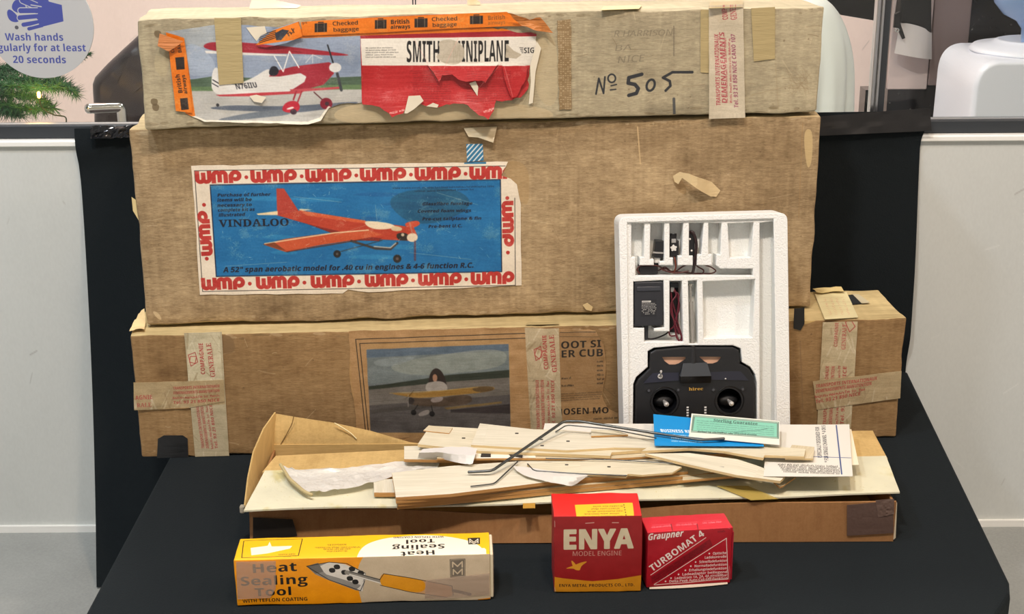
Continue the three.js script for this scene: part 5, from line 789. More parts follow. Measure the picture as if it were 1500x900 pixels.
{
  const cream = std({ map: canvasTex(1024, 512, (g, w, h) => { pixels(g, w, h, (x, y, c) => { const k = (fbm(x / 120, y / 80, 3, 4) - 0.5) * 26, s = THREE.MathUtils.smoothstep(fbm(x / 90, y / 70, 44, 4), 0.60, 0.78) * 34 + (vn(x / 5, y / 5, 7) > 0.9 && fbm(x / 60, y / 60, 8, 2) > 0.6 ? 30 : 0); c[0] = 212 + k - s * 0.4; c[1] = 209 + k - s * 0.6; c[2] = 182 + k * 0.8 - s * 1.3; }); }, true, true), roughness: 0.8, bumpMap: bumpPaper, bumpScale: 0.0006 });
  const tan = std({ map: canvasTex(1024, 512, (g, w, h) => pixels(g, w, h, kraft('#c4a468', 61, 0.6, 0.55)), true, true), roughness: 0.85 }), brown = std({ map: canvasTex(1024, 256, (g, w, h) => pixels(g, w, h, kraft('#966b40', 65, 0.8, 0.35)), true, true), roughness: 0.7 });
  const patchTape = std({ color: 0x5d4a42, roughness: 0.35, bumpMap: bumpPaper, bumpScale: 0.001 }), darkTape = std({ color: 0x2a2623, roughness: 0.4 });
  const fl = onY(368, 796, H0), fr = onY(1309, 796, H0), bl = top3(402, 672, 0.0), br = top3(1276, 655, 0.0);
  const zf = 0.298, zb = 0.098, xl = fl.x, xr = fr.x, t = thing('open_kit_box', 'low opened cardboard box with cream lid flaps holding the pile of balsa', 'box', V3((xl + xr) / 2, H0, (zf + zb) / 2)), o = t.position;
  const rel = (g) => g.translate(-o.x, -o.y, -o.z);
  const hR = 0.056, hL = 0.046, hAt = (s) => hL + (hR - hL) * s;
  // front: top edge sags in the middle
  part('front_panel', rel(sheetFrom(patch(V3(xl, H0 + 0.0008, zf), V3(xr, H0 + 0.0008, zf), V3(xr, H0 + hR, zf), V3(xl, H0 + hL, zf), 60, 6, (p, s, q) => { p.y -= q * 0.015 * Math.exp(-(((s - 0.46) / 0.2) ** 2)); p.z -= 0.009 * q * (1 - THREE.MathUtils.smoothstep(s, 0.6, 0.95)); }).reverse(), 0.003)), brown, t);
  part('side_panel', rel(spans(xr - 0.003, xr, H0 + 0.0008, H0 + hR - 0.004, zb, zf - 0.004)), brown, t); part('side_panel', rel(spans(xl, xl + 0.003, H0 + 0.0008, H0 + hL - 0.004, zb, zf - 0.004)), brown, t);
  part('back_panel', rel(spans(xl, xr, H0 + 0.0008, H0 + 0.05, zb, zb + 0.003)), tan, t); part('bottom_panel', rel(spans(xl, xr, H0 + 0.0006, H0 + 0.0036, zb, zf - 0.004)), tan, t);
  part('edge_liner', rel(sheetFrom(patch(V3(xr + 0.001, H0 + 0.002, zf + 0.001), V3(xr + 0.005, H0 + 0.002, zf - 0.004), V3(xr + 0.003, H0 + hR - 0.006, zf - 0.004), V3(xr + 0.0012, H0 + hR - 0.002, zf + 0.001), 4, 8), 0.001)), std({ color: 0xe6dcc2 }), t);
  // tape patches on the front
  const on = (pts, mat, dz, name) => { const q = pts.map(([x, y]) => onZ(x, y, zf + dz)); part(name, rel(sheetFrom(patch(q[3], q[2], q[1], q[0], 6, 4, (p, s, r) => { p.z += 0.0022 + 0.002 * Math.sin(((p.x - xl) / (xr - xl)) * 9) * ((p.y - H0) / 0.056) * 0.0; }).reverse(), 0.0005)), mat, t); };
  on([[1240, 739], [1308, 733], [1308, 780], [1240, 784]], patchTape, 0.002, 'tape_patch'); on([[1282, 732], [1309, 730], [1309, 752], [1286, 757]], std({ color: 0x66534a, roughness: 0.3, bumpMap: bumpPaper, bumpScale: 0.003 }), 0.0026, 'tape_patch'); on([[371, 757], [429, 760], [436, 784], [371, 796]], darkTape, 0.002, 'tape_patch');
  // cream flap over the front half, tan flap behind it
  const fy = (s) => 0.0565 + 0.003 * s;
  const cf = patch(top3(357, 748, 0.058), top3(1318, 722, 0.0590), top3(1298, 668, 0.0595), top3(388, 690, 0.056), 70, 10, (p, s, q) => { p.y += 0.0011 * Math.sin(s * 14 + q * 2) * (1 - q) + 0.0014 * (fbm(s * 12, q * 3, 5, 2) - 0.5) ; });
  part('front_flap', rel(sheetFrom(cf, 0.0022)), cream, t);
  const bf = patch(top3(384, 692, 0.050), top3(1300, 672, 0.0585), top3(1276, 627, 0.060), top3(404, 668, 0.052), 40, 6, (p) => { p.z = Math.max(p.z, 0.087); });
  part('back_flap', rel(sheetFrom(bf, 0.0022)), tan, t);
  // the left end of the lid is bent up
  const P0 = (px, py, z) => onZ(px, py, z), edgeT = [[402, 606], [430, 611], [490, 620], [545, 632], [600, 648], [640, 654]], edgeB = [[398, 674], [430, 671], [490, 664], [545, 659], [600, 655], [640, 654.5]];
  const rows = []; for (let j = 0; j <= 6; j++) { const r = []; for (let i = 0; i < edgeT.length; i++) { const k = j / 6, a = P0(edgeB[i][0], edgeB[i][1], 0.100), b = P0(edgeT[i][0], edgeT[i][1], 0.100 - 0.012 * (1 - i / 5)); const p = a.lerp(b, k); p.z += 0.004 * Math.sin(k * Math.PI) * (1 - i / 5); r.push(p); } rows.push(r); }
  part('raised_flap', rel(sheetFrom(rows, 0.0022)), tan, t);
  { const cr = [[430, 611], [428, 620], [412, 650], [399, 672]]; part('crease', rel(tube(cr.map((p, i) => P0(p[0], p[1], 0.0995 - 0.0 * i)), 0.0006, 20)), std({ color: 0x7a6033 }), t); const c2 = [[490, 620], [505, 629], [515, 636], [522, 643]]; part('fold_edge', rel(tube(c2.map((p) => P0(p[0], p[1], 0.1)), 0.0009, 20)), std({ color: 0xe8d9a8 }), t); }
  const er = []; const eT = [[402, 604, 0.088], [385, 628, 0.115], [370, 662, 0.16], [362, 700, 0.22], [357, 742, 0.297]], eB = [[400, 676, 0.100], [391, 690, 0.13], [381, 706, 0.17], [372, 724, 0.23], [362, 748, 0.297]];
  for (let j = 0; j <= 5; j++) er.push(eT.map((p, i) => { const a = P0(eB[i][0], eB[i][1], eB[i][2]), b = P0(p[0], p[1], p[2]); return a.lerp(b, j / 5); }));
  part('end_flap', rel(sheetFrom(er, 0.0022)), tan, t);
  part('torn_corner', rel(rbox(0.006, 0.010, 0.008, 0.002, ...P0(355, 746, 0.298).toArray())), std({ color: 0xe2d8c0, bumpMap: bumpPaper, bumpScale: 0.003 }), t);
  part('old_tape', rel(sheetFrom(patch(top3(766, 745, 0.0572), top3(784, 744.5, 0.0572), top3(784, 722, 0.0585), top3(766, 723, 0.0585), 4, 4), 0.0005)), std({ color: 0xb58a3a, roughness: 0.4 }), t); part('old_tape', rel(sheetFrom(patch(top3(1100, 733, 0.0595), top3(1140, 731, 0.0600), top3(1096, 712, 0.0612), top3(1050, 712, 0.061), 4, 4), 0.0005)), std({ color: 0xbfa654, roughness: 0.4, transparent: true, opacity: 0.6 }), t);
}
// ---- balsa and ply pieces, papers, wires on the box
const woodTex = (base, seed) => canvasTex(1024, 256, (g, w, h) => { const b = rgbOf(base); pixels(g, w, h, (x, y, c) => { const gy = y + 6 * fbm(x / 160, y / 30, seed, 2), k = (vn(x / 260, gy / 3, seed) - 0.5) * 16 + (vn(x / 40, gy / 1.4, seed + 2) - 0.5) * 12 + (fbm(x / 200, y / 60, seed + 4, 3) - 0.5) * 14; c[0] = b[0] + k; c[1] = b[1] + k; c[2] = b[2] + k * 1.15; }); }, true, true);
const woodM = ['#d2cab0', '#cabd9e', '#d5cfba'].map((c, i) => std({ map: woodTex(c, 70 + i), roughness: 0.75, bumpMap: bumpBoard, bumpScale: 0.0003 })), woodEdge = std({ map: woodTex('#b98a50', 81), roughness: 0.8 });
// flat piece with its own outline and thickness; each corner [px, py, height above the table]
function slab(pts, thick, h, round = 0) {
  const top = pts.map((p) => top3(p[0], p[1], p[2] ?? h)), c = top.reduce((a, p) => a.add(p), V3(0, 0, 0)).multiplyScalar(1 / top.length), tri = THREE.ShapeUtils.triangulateShape(top.map((p) => new THREE.Vector2(p.x, -p.z)), []);
  const dir = top[0].clone(); let best = 0, ang = 0; top.forEach((p, i) => { const q = top[(i + 1) % top.length], l = p.distanceTo(q); if (l > best) { best = l; ang = Math.atan2(q.z - p.z, q.x - p.x); } });
  const pos = [], uv = [], groups = [], U = (p) => { const x = p.x - c.x, z = p.z - c.z; return [(x * Math.cos(ang) + z * Math.sin(ang)) * 2.6 + c.x * 7, (-x * Math.sin(ang) + z * Math.cos(ang)) * 8 + c.z * 5]; };
  const put = (p, dy) => { pos.push(p.x, p.y + dy, p.z); uv.push(...U(p)); };
  for (const t of tri) for (const i of t) put(top[i], 0);
  for (const t of tri) for (const i of [...t].reverse()) put(top[i], -thick);
  groups.push([0, tri.length * 6, 0]);
  const area = top.reduce((a, p, i) => { const q = top[(i + 1) % top.length]; return a + p.x * -q.z - q.x * -p.z; }, 0);
  const n0 = pos.length / 3;
  top.forEach((p, i) => { const q = top[(i + 1) % top.length], [a, b] = area > 0 ? [p, q] : [q, p], L = p.distanceTo(q); for (const [r, dy, s, w] of [[a, 0, 0, 0], [a, -thick, 0, 1], [b, 0, 1, 0], [b, 0, 1, 0], [a, -thick, 0, 1], [b, -thick, 1, 1]]) { pos.push(r.x, r.y + dy, r.z); uv.push(s * L * 2.6 + i * 0.3, w * thick * 8); } });
  groups.push([n0, pos.length / 3 - n0, 1]);
  if (area < 0) for (let i = 0; i < n0; i += 3) for (let k = 0; k < 3; k++) { const a = (i + 1) * 3 + k, b = (i + 2) * 3 + k; [pos[a], pos[b]] = [pos[b], pos[a]]; if (k < 2) { const e = (i + 1) * 2 + k, f = (i + 2) * 2 + k; [uv[e], uv[f]] = [uv[f], uv[e]]; } }
  const g = new THREE.BufferGeometry(); g.setAttribute('position', new THREE.Float32BufferAttribute(pos, 3)); g.setAttribute('uv', new THREE.Float32BufferAttribute(uv, 2)); for (const q of groups) g.addGroup(...q); g.computeVertexNormals();
  return g;
}
const wood = (label, pts, thick, h, k = 0, cat = 'balsa sheet', name = 'balsa_sheet', edge = woodEdge) => solo(name, slab(pts, thick, h), [woodM[k], edge], label, cat, 'balsa and ply pieces piled on the opened box');
const paleEdge = std({ map: woodTex('#d6bd8c', 83), roughness: 0.8 });
// lower stack, front left: four sheets squared up on one another
wood('lowest balsa sheet of the thick squared stack at the front of the pile', [[582, 742], [800, 721], [1005, 703], [1110, 693], [1100, 684], [990, 680], [576, 706]], 0.0045, 0.0655, 1);
wood('third balsa sheet down in the thick squared stack at the front', [[583, 738], [800, 716], [1012, 697], [1060, 690], [1050, 678], [980, 676], [575, 702]], 0.0042, 0.0702, 1);
wood('second balsa sheet down in the thick squared stack at the front', [[580, 734], [640, 729], [800, 709], [1008, 691], [1000, 672], [575, 698]], 0.0040, 0.0746, 0);
wood('broad pale balsa sheet on top of the thick squared stack at the front', [[580, 729], [660, 724], [806, 706], [860, 700], [998, 683], [985, 668], [760, 676], [660, 683], [574, 693]], 0.0042, 0.0792, 2);
wood('small pale end block at the left tip of the front stack', [[548, 722], [578, 722], [577, 702], [547, 703]], 0.006, 0.0668, 2, 'wood block', 'wood_block');
wood('brown card strip under the film at the left of the pile', [[548, 704], [578, 698], [600, 684], [570, 690], [546, 698]], 0.002, 0.0605, 1, 'card strip', 'card_strip');
// upper stack at the back
wood('lower wide balsa sheet at the back of the pile', [[592, 673], [760, 676], [1000, 668], [1080, 664], [1000, 648], [592, 654]], 0.004, 0.0788, 2);
wood('pale spacer strip between the back sheets of the pile', [[640, 672], [900, 672], [990, 667], [980, 656], [640, 660]], 0.0026, 0.0832, 1);
wood('broad balsa sheet with printed marks and angled left end at the back', [[612, 651], [705, 661], [790, 664], [894, 668], [896, 663], [966, 658], [960, 640], [820, 630], [702, 628], [630, 624]], 0.004, 0.0880, 0, 'balsa sheet', 'balsa_sheet', paleEdge);
wood('balsa sheet overlapping the back of the marked sheet', [[690, 652], [830, 660], [900, 656], [965, 657], [1010, 653], [960, 636], [797, 631], [703, 620.5]], 0.0032, 0.0914, 2, 'balsa sheet', 'balsa_sheet', paleEdge);
wood('small plywood tab at the upper left of the back sheet', [[620, 631], [658, 635], [663, 627], [628, 623.5]], 0.0012, 0.0895, 1, 'wood tab', 'wood_tab');
wood('thin offcut with brown edge lying on the blank white sheet', [[866, 639], [920, 637], [905, 631], [866, 629.5]], 0.0024, 0.0944, 0, 'wood offcut', 'wood_offcut');
// long strips to the right
wood('long balsa strip over the white plan below the blue card', [[940, 661], [1010, 657], [1060, 661], [1110, 670], [1118, 671], [1120, 667], [1178, 669], [1180, 658], [1100, 652], [1040, 650], [950, 655]], 0.0035, 0.0945, 0, 'balsa strip', 'balsa_strip', paleEdge);
wood('short balsa strip end beside the printed words of the plan', [[1150, 671.5], [1191, 672], [1193, 655], [1160, 652]], 0.0025, 0.0905, 1, 'balsa strip', 'balsa_strip', paleEdge);
wood('long tapered balsa blade pointing right above the cream flap', [[945, 665, 0.0905], [1010, 681, 0.089], [1080, 696.5, 0.085], [1143, 705, 0.081], [1150, 698, 0.081], [1108, 682, 0.085], [1080, 673, 0.088], [1010, 664, 0.0912]], 0.0035, 0.086, 2, 'balsa strip', 'tapered_balsa_strip', paleEdge);
wood('pale balsa piece with pointed right end on the front stack', [[781, 689.5], [850, 695], [917, 698], [920, 694.5], [940, 696], [985, 692.5], [999, 684], [960, 676], [870, 674], [772, 680]], 0.0026, 0.0826, 0, 'balsa piece', 'balsa_piece', paleEdge);
wood('narrow splinter of wood under the tip of the tapered blade', [[1133, 706], [1142, 714], [1147, 712], [1166, 699], [1161, 698], [1143, 708.5], [1137, 703]], 0.002, 0.070, 1, 'wood splinter', 'wood_splinter');
wood('ply strip sticking out right from under the front stack', [[1000, 704], [1120, 694], [1122, 690], [1000, 697]], 0.003, 0.0695, 1, 'ply strip', 'ply_strip');
{ // printed strip with slots
  const g = slab([[697, 672], [785, 671], [783, 664], [697, 663.5]], 0.003, 0.0838), m = solo('slotted_rib', g, [std({ color: 0xeee8d8, roughness: 0.7 }), woodEdge], 'white strip with dark slots sticking out of the back stack', 'wood rib');
  for (const l of [[[704, 669.5], [719, 669.5], [719, 664.5], [705, 664.5]], [[748, 668], [765, 670.5], [766, 665.5], [744, 665]]]) { const s = slab(l, 0.0006, 0.0846); s.translate(-m.position.x, -m.position.y, -m.position.z); part('slot', s, std({ color: 0x2c2926, roughness: 0.7 }), m); }
}
// printed marks on the sheets
{
  const marks = { broad: [[679, 642], [758, 650.5], [640, 632], [652, 634]], overlapping: [[793, 644], [794, 653], [832, 646.5], [757, 635]], pointed: [[892, 684], [830, 681]], tapered: [[1058, 679]] };
  const inkM = std({ color: 0x35302a, roughness: 0.8 });
  for (const [key, word, h] of [['broad', 'broad balsa sheet with printed', 0.0882], ['overlapping', 'balsa sheet overlapping', 0.0916], ['pointed', 'pale balsa piece', 0.0828]]) {
    const m = scene.children.find((o) => o.userData.label?.startsWith(word));
    for (const [x, y] of marks[key]) { const g = slab([[x - 2.5, y + 0.8], [x + 2.5, y + 0.9], [x + 2.6, y - 0.7], [x - 2.4, y - 0.8]], 0.0003, h); g.translate(-m.position.x, -m.position.y, -m.position.z); part('printed_mark', g, inkM, m); }
  }
}
// papers
function paper(name, label, cat, pts, h, draw, o = {}) { // four corners tl, tr, br, bl [px, py, h]
  const c = pts.map((p) => top3(p[0], p[1], p[2] ?? h)); if (c.length < 4) c.push(c[0].clone().add(c[2]).sub(c[1])); const W = c[0].distanceTo(c[1]), D = c[0].distanceTo(c[3]), k = Math.min(6000, 1900 / Math.max(W, D));
  const tex = canvasTex(Math.round(W * k), Math.round(D * k), (g, w, hh) => {
    // pixel positions of the photograph's paper -> canvas, by the paper's own two directions
    const u = c[1].clone().sub(c[0]), v = c[3].clone().sub(c[0]), n = u.clone().cross(v).normalize(), a = u.clone().normalize(), b = v.clone().addScaledVector(a, -v.dot(a)).normalize();
    const skew = v.dot(a) / v.dot(b);
    const face = new Face(c[0], a, b.clone().negate(), n, W, 0, 1), art = { }; face.mm = (x, y) => { const p = meet(x, y, c[0], n).sub(c[0]); const q = p.dot(b); return [(p.dot(a) - q * skew) * k, q * k]; };
    const A = Object.create(Art.prototype); A.f = face; A.g = g; A.w = w; A.h = hh; draw(A, g, w, hh);
  });
  const n = 16, m = 10, rows = patch(c[3], c[2], c[1], c[0], n, m, (p, s, t) => { p.y += o.wave ? o.wave(s, t) : 0; }), g = sheetFrom(rows, 0.0006), ua = g.attributes.position, uv = [];
  const u = c[1].clone().sub(c[0]), v = c[3].clone().sub(c[0]), uu = u.dot(u), vv = v.dot(v), uvd = u.dot(v), det = uu * vv - uvd * uvd;
  for (let i = 0; i < ua.count; i++) { const p = V3(ua.getX(i), ua.getY(i), ua.getZ(i)).sub(c[0]), pu = p.dot(u), pv = p.dot(v); uv.push((pu * vv - pv * uvd) / det, 1 - (pv * uu - pu * uvd) / det); }
  g.setAttribute('uv', new THREE.Float32BufferAttribute(uv, 2));
  return solo(name, g, std({ map: tex, roughness: o.rough ?? 0.75 }), label, cat);
}
const ink = '#2b2d36';
paper('blank_sheet', 'blank white paper sheet at the back of the pile beside the thin offcut', 'paper', [[798, 620.5], [1040, 621.5], [1042, 648]], 0.0838, (A, g, w, h) => { g.fillStyle = '#dcd9cf'; g.fillRect(0, 0, w, h); });
paper('building_plan', 'large white printed plan with blue lines under the green certificate', 'paper', [[1124, 622], [1244, 623], [1249, 699]], 0.0838, (A, g, w, h) => {
  g.fillStyle = '#dcd9cf'; g.fillRect(0, 0, w, h);
  A.text('ESPECIALLY DESIGNED FOR', [1204, 672], [1200, 626], 6, '#34343a'); A.text('* FOR SINGLE CHANNEL * 4 OR 5', [1214, 679], [1209, 624], 6, '#34343a');
  A.line([[1225, 624], [1233, 697]], '#4a5a86', 2); A.line([[1190, 670], [1246, 673]], '#4a5a86', 2);
  for (let i = 0; i < 5; i++) A.greek([1140 + i * 2, 683 + i * 2.6], [1230, 687 + i * 2.6], 3.2, '#44413c', i + 2, 0.8);
}, { wave: (s, t) => 0.0012 * s * s * s });
paper('paper_sheet', 'cream paper sheet showing past the right edge of the plan', 'paper', [[1205, 628], [1247, 629], [1258, 681], [1215, 682]], 0.0795, (A, g, w, h) => { g.fillStyle = '#ece2c8'; g.fillRect(0, 0, w, h); });
paper('reply_card', 'bright blue business reply card lying on the pile', 'card', [[957, 607, 0.1015], [1112, 622, 0.1005], [1119, 654, 0.0985], [959, 653, 0.0985]], 0.099, (A, g, w, h) => {
  g.fillStyle = '#0f8fd6'; g.fillRect(0, 0, w, h); A.text('BUSINESS REPLY', [968, 633.5], [1025, 635.5], 4.2, '#e8f3fa'); A.greek([984, 644], [1008, 645.5], 4, '#e8f3fa', 7); A.greek([986, 639], [1020, 641], 2.4, '#e8f3fa', 3); A.greek([984, 648], [1030, 650], 2.4, '#cfe7f6', 5);
}, { rough: 0.5 });
paper('guarantee_slip', 'green guarantee certificate with ornate border lying across the blue card', 'certificate', [[1013, 606, 0.106], [1142, 617, 0.103], [1142, 652, 0.1005], [1009, 640, 0.1028]], 0.104, (A, g, w, h) => {
  g.fillStyle = '#e6e6da'; g.fillRect(0, 0, w, h); A.poly([[1015, 608], [1141, 618.5], [1141, 644], [1012, 633.5]], '#6f8a7c'); A.poly([[1018, 611], [1138, 621], [1138, 641], [1015, 631]], '#86cbb3');
  for (let i = 0; i < 60; i++) { const t = i / 60; A.dot([1015 + t * 126, 609.4 + t * 10.4], 0.7, '#c8dccb'); A.dot([1013 + t * 127, 632 + t * 10.6], 0.7, '#c8dccb'); }
  A.text('Sterling Guarantee', [1045, 618], [1110, 623.5], 4.2, '#243a33', { font: 'serif' });
  for (let i = 0; i < 5; i++) A.greek([1021, 617 + i * 3.1], [1134, 626.6 + i * 3], 1.6, '#33574b', i + 8, 0.55); A.line([[1074, 634], [1096, 632], [1112, 631], [1124, 628.5]], '#1d3436', 1, 0.9); A.greek([1022, 633.5], [1108, 639], 2.6, '#1c2f29', 31, 0.9);
}, { rough: 0.55 });
// film and tissue
const film = new THREE.MeshPhysicalMaterial({ color: 0xf2f0ea, roughness: 0.35, transmission: 0.45, thickness: 0, side: THREE.DoubleSide, bumpMap: bumpPaper, bumpScale: 0.003 });
const filmSheet = (rowsPx, h, amp, seed) => { const rows = rowsPx.map((r) => r.map((p) => top3(p[0], p[1], p[2] ?? h))); const fine = []; const M2 = 14, N2 = 40, R = rows.length - 1, C = rows[0].length - 1; for (let j = 0; j <= M2; j++) { const r = []; for (let i = 0; i <= N2; i++) { const a = j / M2 * R, b = i / N2 * C, j0 = Math.min(R - 1, Math.floor(a)), i0 = Math.min(C - 1, Math.floor(b)); const p = rows[j0][i0].clone().lerp(rows[j0][i0 + 1], b - i0).lerp(rows[j0 + 1][i0].clone().lerp(rows[j0 + 1][i0 + 1], b - i0), a - j0); p.y += amp * Math.abs(2 * fbm(i / 5 + j / 9, j / 3, seed, 3) - 1); r.push(p); } fine.push(r); } return sheetFrom(fine, 0.0003); };
solo('clear_film', filmSheet([[[448, 722], [480, 721], [520, 714], [560, 704], [600, 692], [640, 688]], [[424, 700], [470, 702], [520, 698], [560, 692], [605, 684], [645, 678]], [[413, 682], [430, 690], [510, 687], [560, 682], [610, 674], [650, 668]]], 0.067, 0.006, 3), film, 'crumpled translucent film sheet lying at the left end of the open box', 'film');
solo('rolled_tissue', filmSheet([[[612, 672, 0.080], [640, 671, 0.081], [676, 680, 0.083], [692, 681, 0.0835]], [[614, 664, 0.09], [640, 663, 0.092], [680, 668, 0.0925], [696, 668, 0.092]], [[620, 658, 0.090], [650, 656, 0.092], [684, 655, 0.094], [699, 658, 0.093]]], 0.085, 0.0015, 6), new THREE.MeshPhysicalMaterial({ color: 0xeeece8, roughness: 0.5, transmission: 0.3, thickness: 0, side: THREE.DoubleSide }), 'folded white tissue roll at the left of the back stack', 'tissue');
solo('tissue_scrap', filmSheet([[[770, 698, 0.0836], [800, 706, 0.0828], [836, 713, 0.075], [842, 711, 0.075]], [[756, 690, 0.0836], [800, 698, 0.0836], [845, 700, 0.0834], [862, 697, 0.083]], [[752, 683, 0.0836], [776, 686, 0.0836], [820, 692, 0.0836], [850, 694, 0.0834]]], 0.0836, 0.0012, 8), new THREE.MeshPhysicalMaterial({ color: 0xf0ede6, roughness: 0.5, transmission: 0.3, thickness: 0, side: THREE.DoubleSide }), 'white tissue scrap hanging over the front edge of the front stack', 'tissue');
solo('film_edge', rod([top3(411, 681, 0.072), top3(424, 702, 0.069), top3(446, 721, 0.068), top3(456, 725, 0.067)], 0.0022), std({ color: 0xb8a87a, roughness: 0.6 }), 'curled tan edge strip of the crumpled film', 'strip');
// steel wire parts
const wireM = std({ color: 0x5b5e5e, roughness: 0.32, metalness: 0.85 });
solo('landing_gear_wire', rod([top3(687, 692, 0.084), top3(721, 690, 0.086), top3(826, 617.5, 0.110), top3(850, 617.5, 0.112), top3(960, 635, 0.104), top3(1026, 645, 0.1032), top3(1060, 643, 0.1045)], 0.0019), wireM, 'thick bent steel rod crossing the whole pile', 'wire');
solo('thin_wire', rod([top3(690, 713, 0.0815), top3(724, 709, 0.0815), top3(758, 677, 0.084)], 0.0009), wireM, 'thin bent wire on the front stack below the thick rod', 'wire');
solo('thin_wire', rod([top3(814, 633, 0.0935), top3(830, 623, 0.0945), top3(895, 629, 0.0965), top3(961, 642, 0.1005)], 0.0008), wireM, 'thin bent wire on the back sheets under the peak of the rod', 'wire');
solo('thin_wire', rod([top3(773, 680, 0.0842), top3(782, 690, 0.0842), top3(850, 694.5, 0.0842), top3(918, 697, 0.0838)], 0.0008), wireM, 'thin straight wire along the front edge of the pointed balsa piece', 'wire');
solo('thin_wire', rod([top3(800, 672, 0.0862), top3(900, 674, 0.0855), top3(1000, 680, 0.0855), top3(1060, 685, 0.0862)], 0.0008), wireM, 'thin long wire under the tapered blade', 'wire');

// ---------------------------------------------------------------- three small boxes in front
{ // heat sealing tool
  const S = fit([347, 890], [719, 880], TABLE, [347, 821], 0.054, 0.0008), F = S.front(5), T = S.top(5), a = new Art(F, '#ec9602'), b = new Art(T, '#f2bb0c'), ink = '#17130f';
  const t = thing('tool_box', 'long yellow and white carton with a drawing of a sealing iron', 'box', S.base, S.yaw);
  a.smooth([[523, 840], [526, 826], [536, 810], [560, 790], [730, 785], [735, 900], [534, 900], [528, 876], [524, 860]], '#c6b395'); a.poly([[560, 805], [730, 800], [730, 895], [560, 895]], '#c6b395'); a.poly([[700, 878], [725, 876], [725, 890], [698, 890]], '#d4820f');
  a.text('Heat', [368, 840], [436, 837], 13, ink); a.text('Sealing', [351.5, 859], [451.5, 855.5], 13, ink); a.text('Tool', [373, 874.5], [429, 872.5], 12, ink); a.text('WITH TEFLON COATING', [355, 884.5], [451, 880.5], 5.2, ink);
  // the iron
  a.poly([[449, 830], [482, 824], [506, 827], [536, 840], [535, 850], [531, 867], [520, 865], [480, 850], [462, 842]], '#8f8b83'); a.poly([[466, 831], [482, 824], [506, 827], [535, 841], [530, 858], [505, 850], [478, 842]], '#d8d2c6'); a.poly([[449, 830], [466, 825], [474, 838], [462, 841]], '#6c675f'); a.poly([[531, 867], [533, 851], [527, 860], [522, 864]], '#d8d2c6'); a.line([[449, 830], [482, 850], [528, 866], [534, 852]], ink, 1); a.line([[449, 830], [482, 824], [508, 826], [534, 840]], ink, 1); for (const [x, y] of [[493, 831], [504, 839], [512, 848], [520, 853], [528, 840], [486, 836], [515, 834]]) a.smooth([[x - 5, y - 3], [x + 4, y - 4], [x + 6, y + 3], [x - 3, y + 4]], '#1d1a17');
  a.line([[508, 839], [560, 853]], '#8a857b', 7); a.line([[512, 842], [558, 855]], '#e6e1d6', 1.6); a.line([[512, 838], [558, 850]], ink, 1);
  a.smooth([[556, 846], [562, 840], [574, 843], [590, 846], [640, 853], [663, 860], [664, 874], [650, 876], [590, 866], [570, 861], [558, 859]], '#c99a6c'); a.smooth([[556, 846], [562, 840], [574, 843], [590, 846], [624, 850], [622, 870], [590, 866], [570, 861], [558, 859]], '#dd9416'); a.line([[556, 850], [562, 841], [600, 847], [662, 859], [664, 873]], ink, 1); a.line([[557, 858], [600, 868], [655, 876]], ink, 0.9); a.line([[664, 866], [688, 871]], '#5d5a55', 5);
  a.ring([[659, 820], [681, 819], [681, 845], [660, 846]], '#5b5145', 1); a.poly([[660, 821], [680, 820], [680, 844], [661, 845]], '#6d6355'); a.line([[663, 831], [663, 824], [670, 830], [677, 823], [677, 831]], '#c6b395', 2); a.line([[664, 842], [664, 835], [670, 841], [677, 834], [677, 842]], '#c6b395', 2);
  a.px((x, y, c) => { const k = (fbm(x / 50, y / 40, 3, 3) - 0.5) * 16 + (vn(x / 3, y / 3, 8) - 0.5) * 7; for (let i = 0; i < 3; i++) c[i] += k; });
  b.smooth([[520, 822], [530, 800], [560, 789], [600, 785], [640, 784], [680, 790], [705, 800], [712, 815], [712, 830], [520, 830]], '#efe6cf'); b.poly([[540, 812], [712, 803], [715, 830], [530, 830]], '#efe6cf'); b.poly([[690, 780], [730, 780], [730, 815], [713, 806], [700, 795]], '#f2bb0c');
  b.text('Heat', [638, 806], [586, 809], 6.5, ink); b.text('Sealing', [652, 797], [574, 800], 6.5, ink); b.text('Tool', [637, 789.5], [593, 791.5], 5.5, ink); b.text('WITH TEFLON COATING', [650, 785.5], [576, 786.5], 2.4, ink);
  b.ring([[357, 792.5], [443, 789.5], [437, 814.5], [354, 817.5]], ink, 1.2); b.poly([[367, 803], [392, 800], [395, 794], [398, 801], [428, 800], [425, 804], [392, 811], [368, 814]], '#f1e8d2'); b.greek([432, 811], [408, 812], 2.4, '#6b5310', 5); b.greek([434, 814], [415, 815], 2, '#6b5310', 8);
  for (const [x0, x1, y, s] of [[507, 480, 797, 1], [513, 474, 803.5, 2], [527, 460, 801, 4], [508, 478, 806.5, 3]]) b.greek([x0, y], [x1, y + 0.6], 2.4, '#5a4a14', s, 0.8);
  b.poly([[685, 788.5], [703, 788], [703, 797.5], [686, 798]], '#2a2418'); b.line([[688, 790], [694, 795], [700, 790]], '#eee4cc', 1.3); b.line([[688, 793], [694, 797], [700, 793]], '#eee4cc', 1.3); b.line([[688, 790], [688, 796]], '#eee4cc', 1.2); b.line([[700, 790], [700, 796]], '#eee4cc', 1.2);
  const side = std({ color: 0xd9cdb0, roughness: 0.6 }), yl = std({ color: 0xe5ac10, roughness: 0.5 });
  part('carton', carton(S.W, S.H, S.D, { r: 0.0012, cell: 0.008, batter: 0.0008, seed: 4 }), [side, yl, std({ map: b.tex(), roughness: 0.38 }), yl, std({ map: a.tex(), roughness: 0.42 }), yl], t);
  const clear = std({ color: 0xc4ad98, roughness: 0.25, transparent: true, opacity: 0.33, bumpMap: bumpPaper, bumpScale: 0.0012 });
  const wr = (u, v) => 0.0006 * Math.max(0, fbm(u * 90, v * 90, 5, 3) - 0.4);
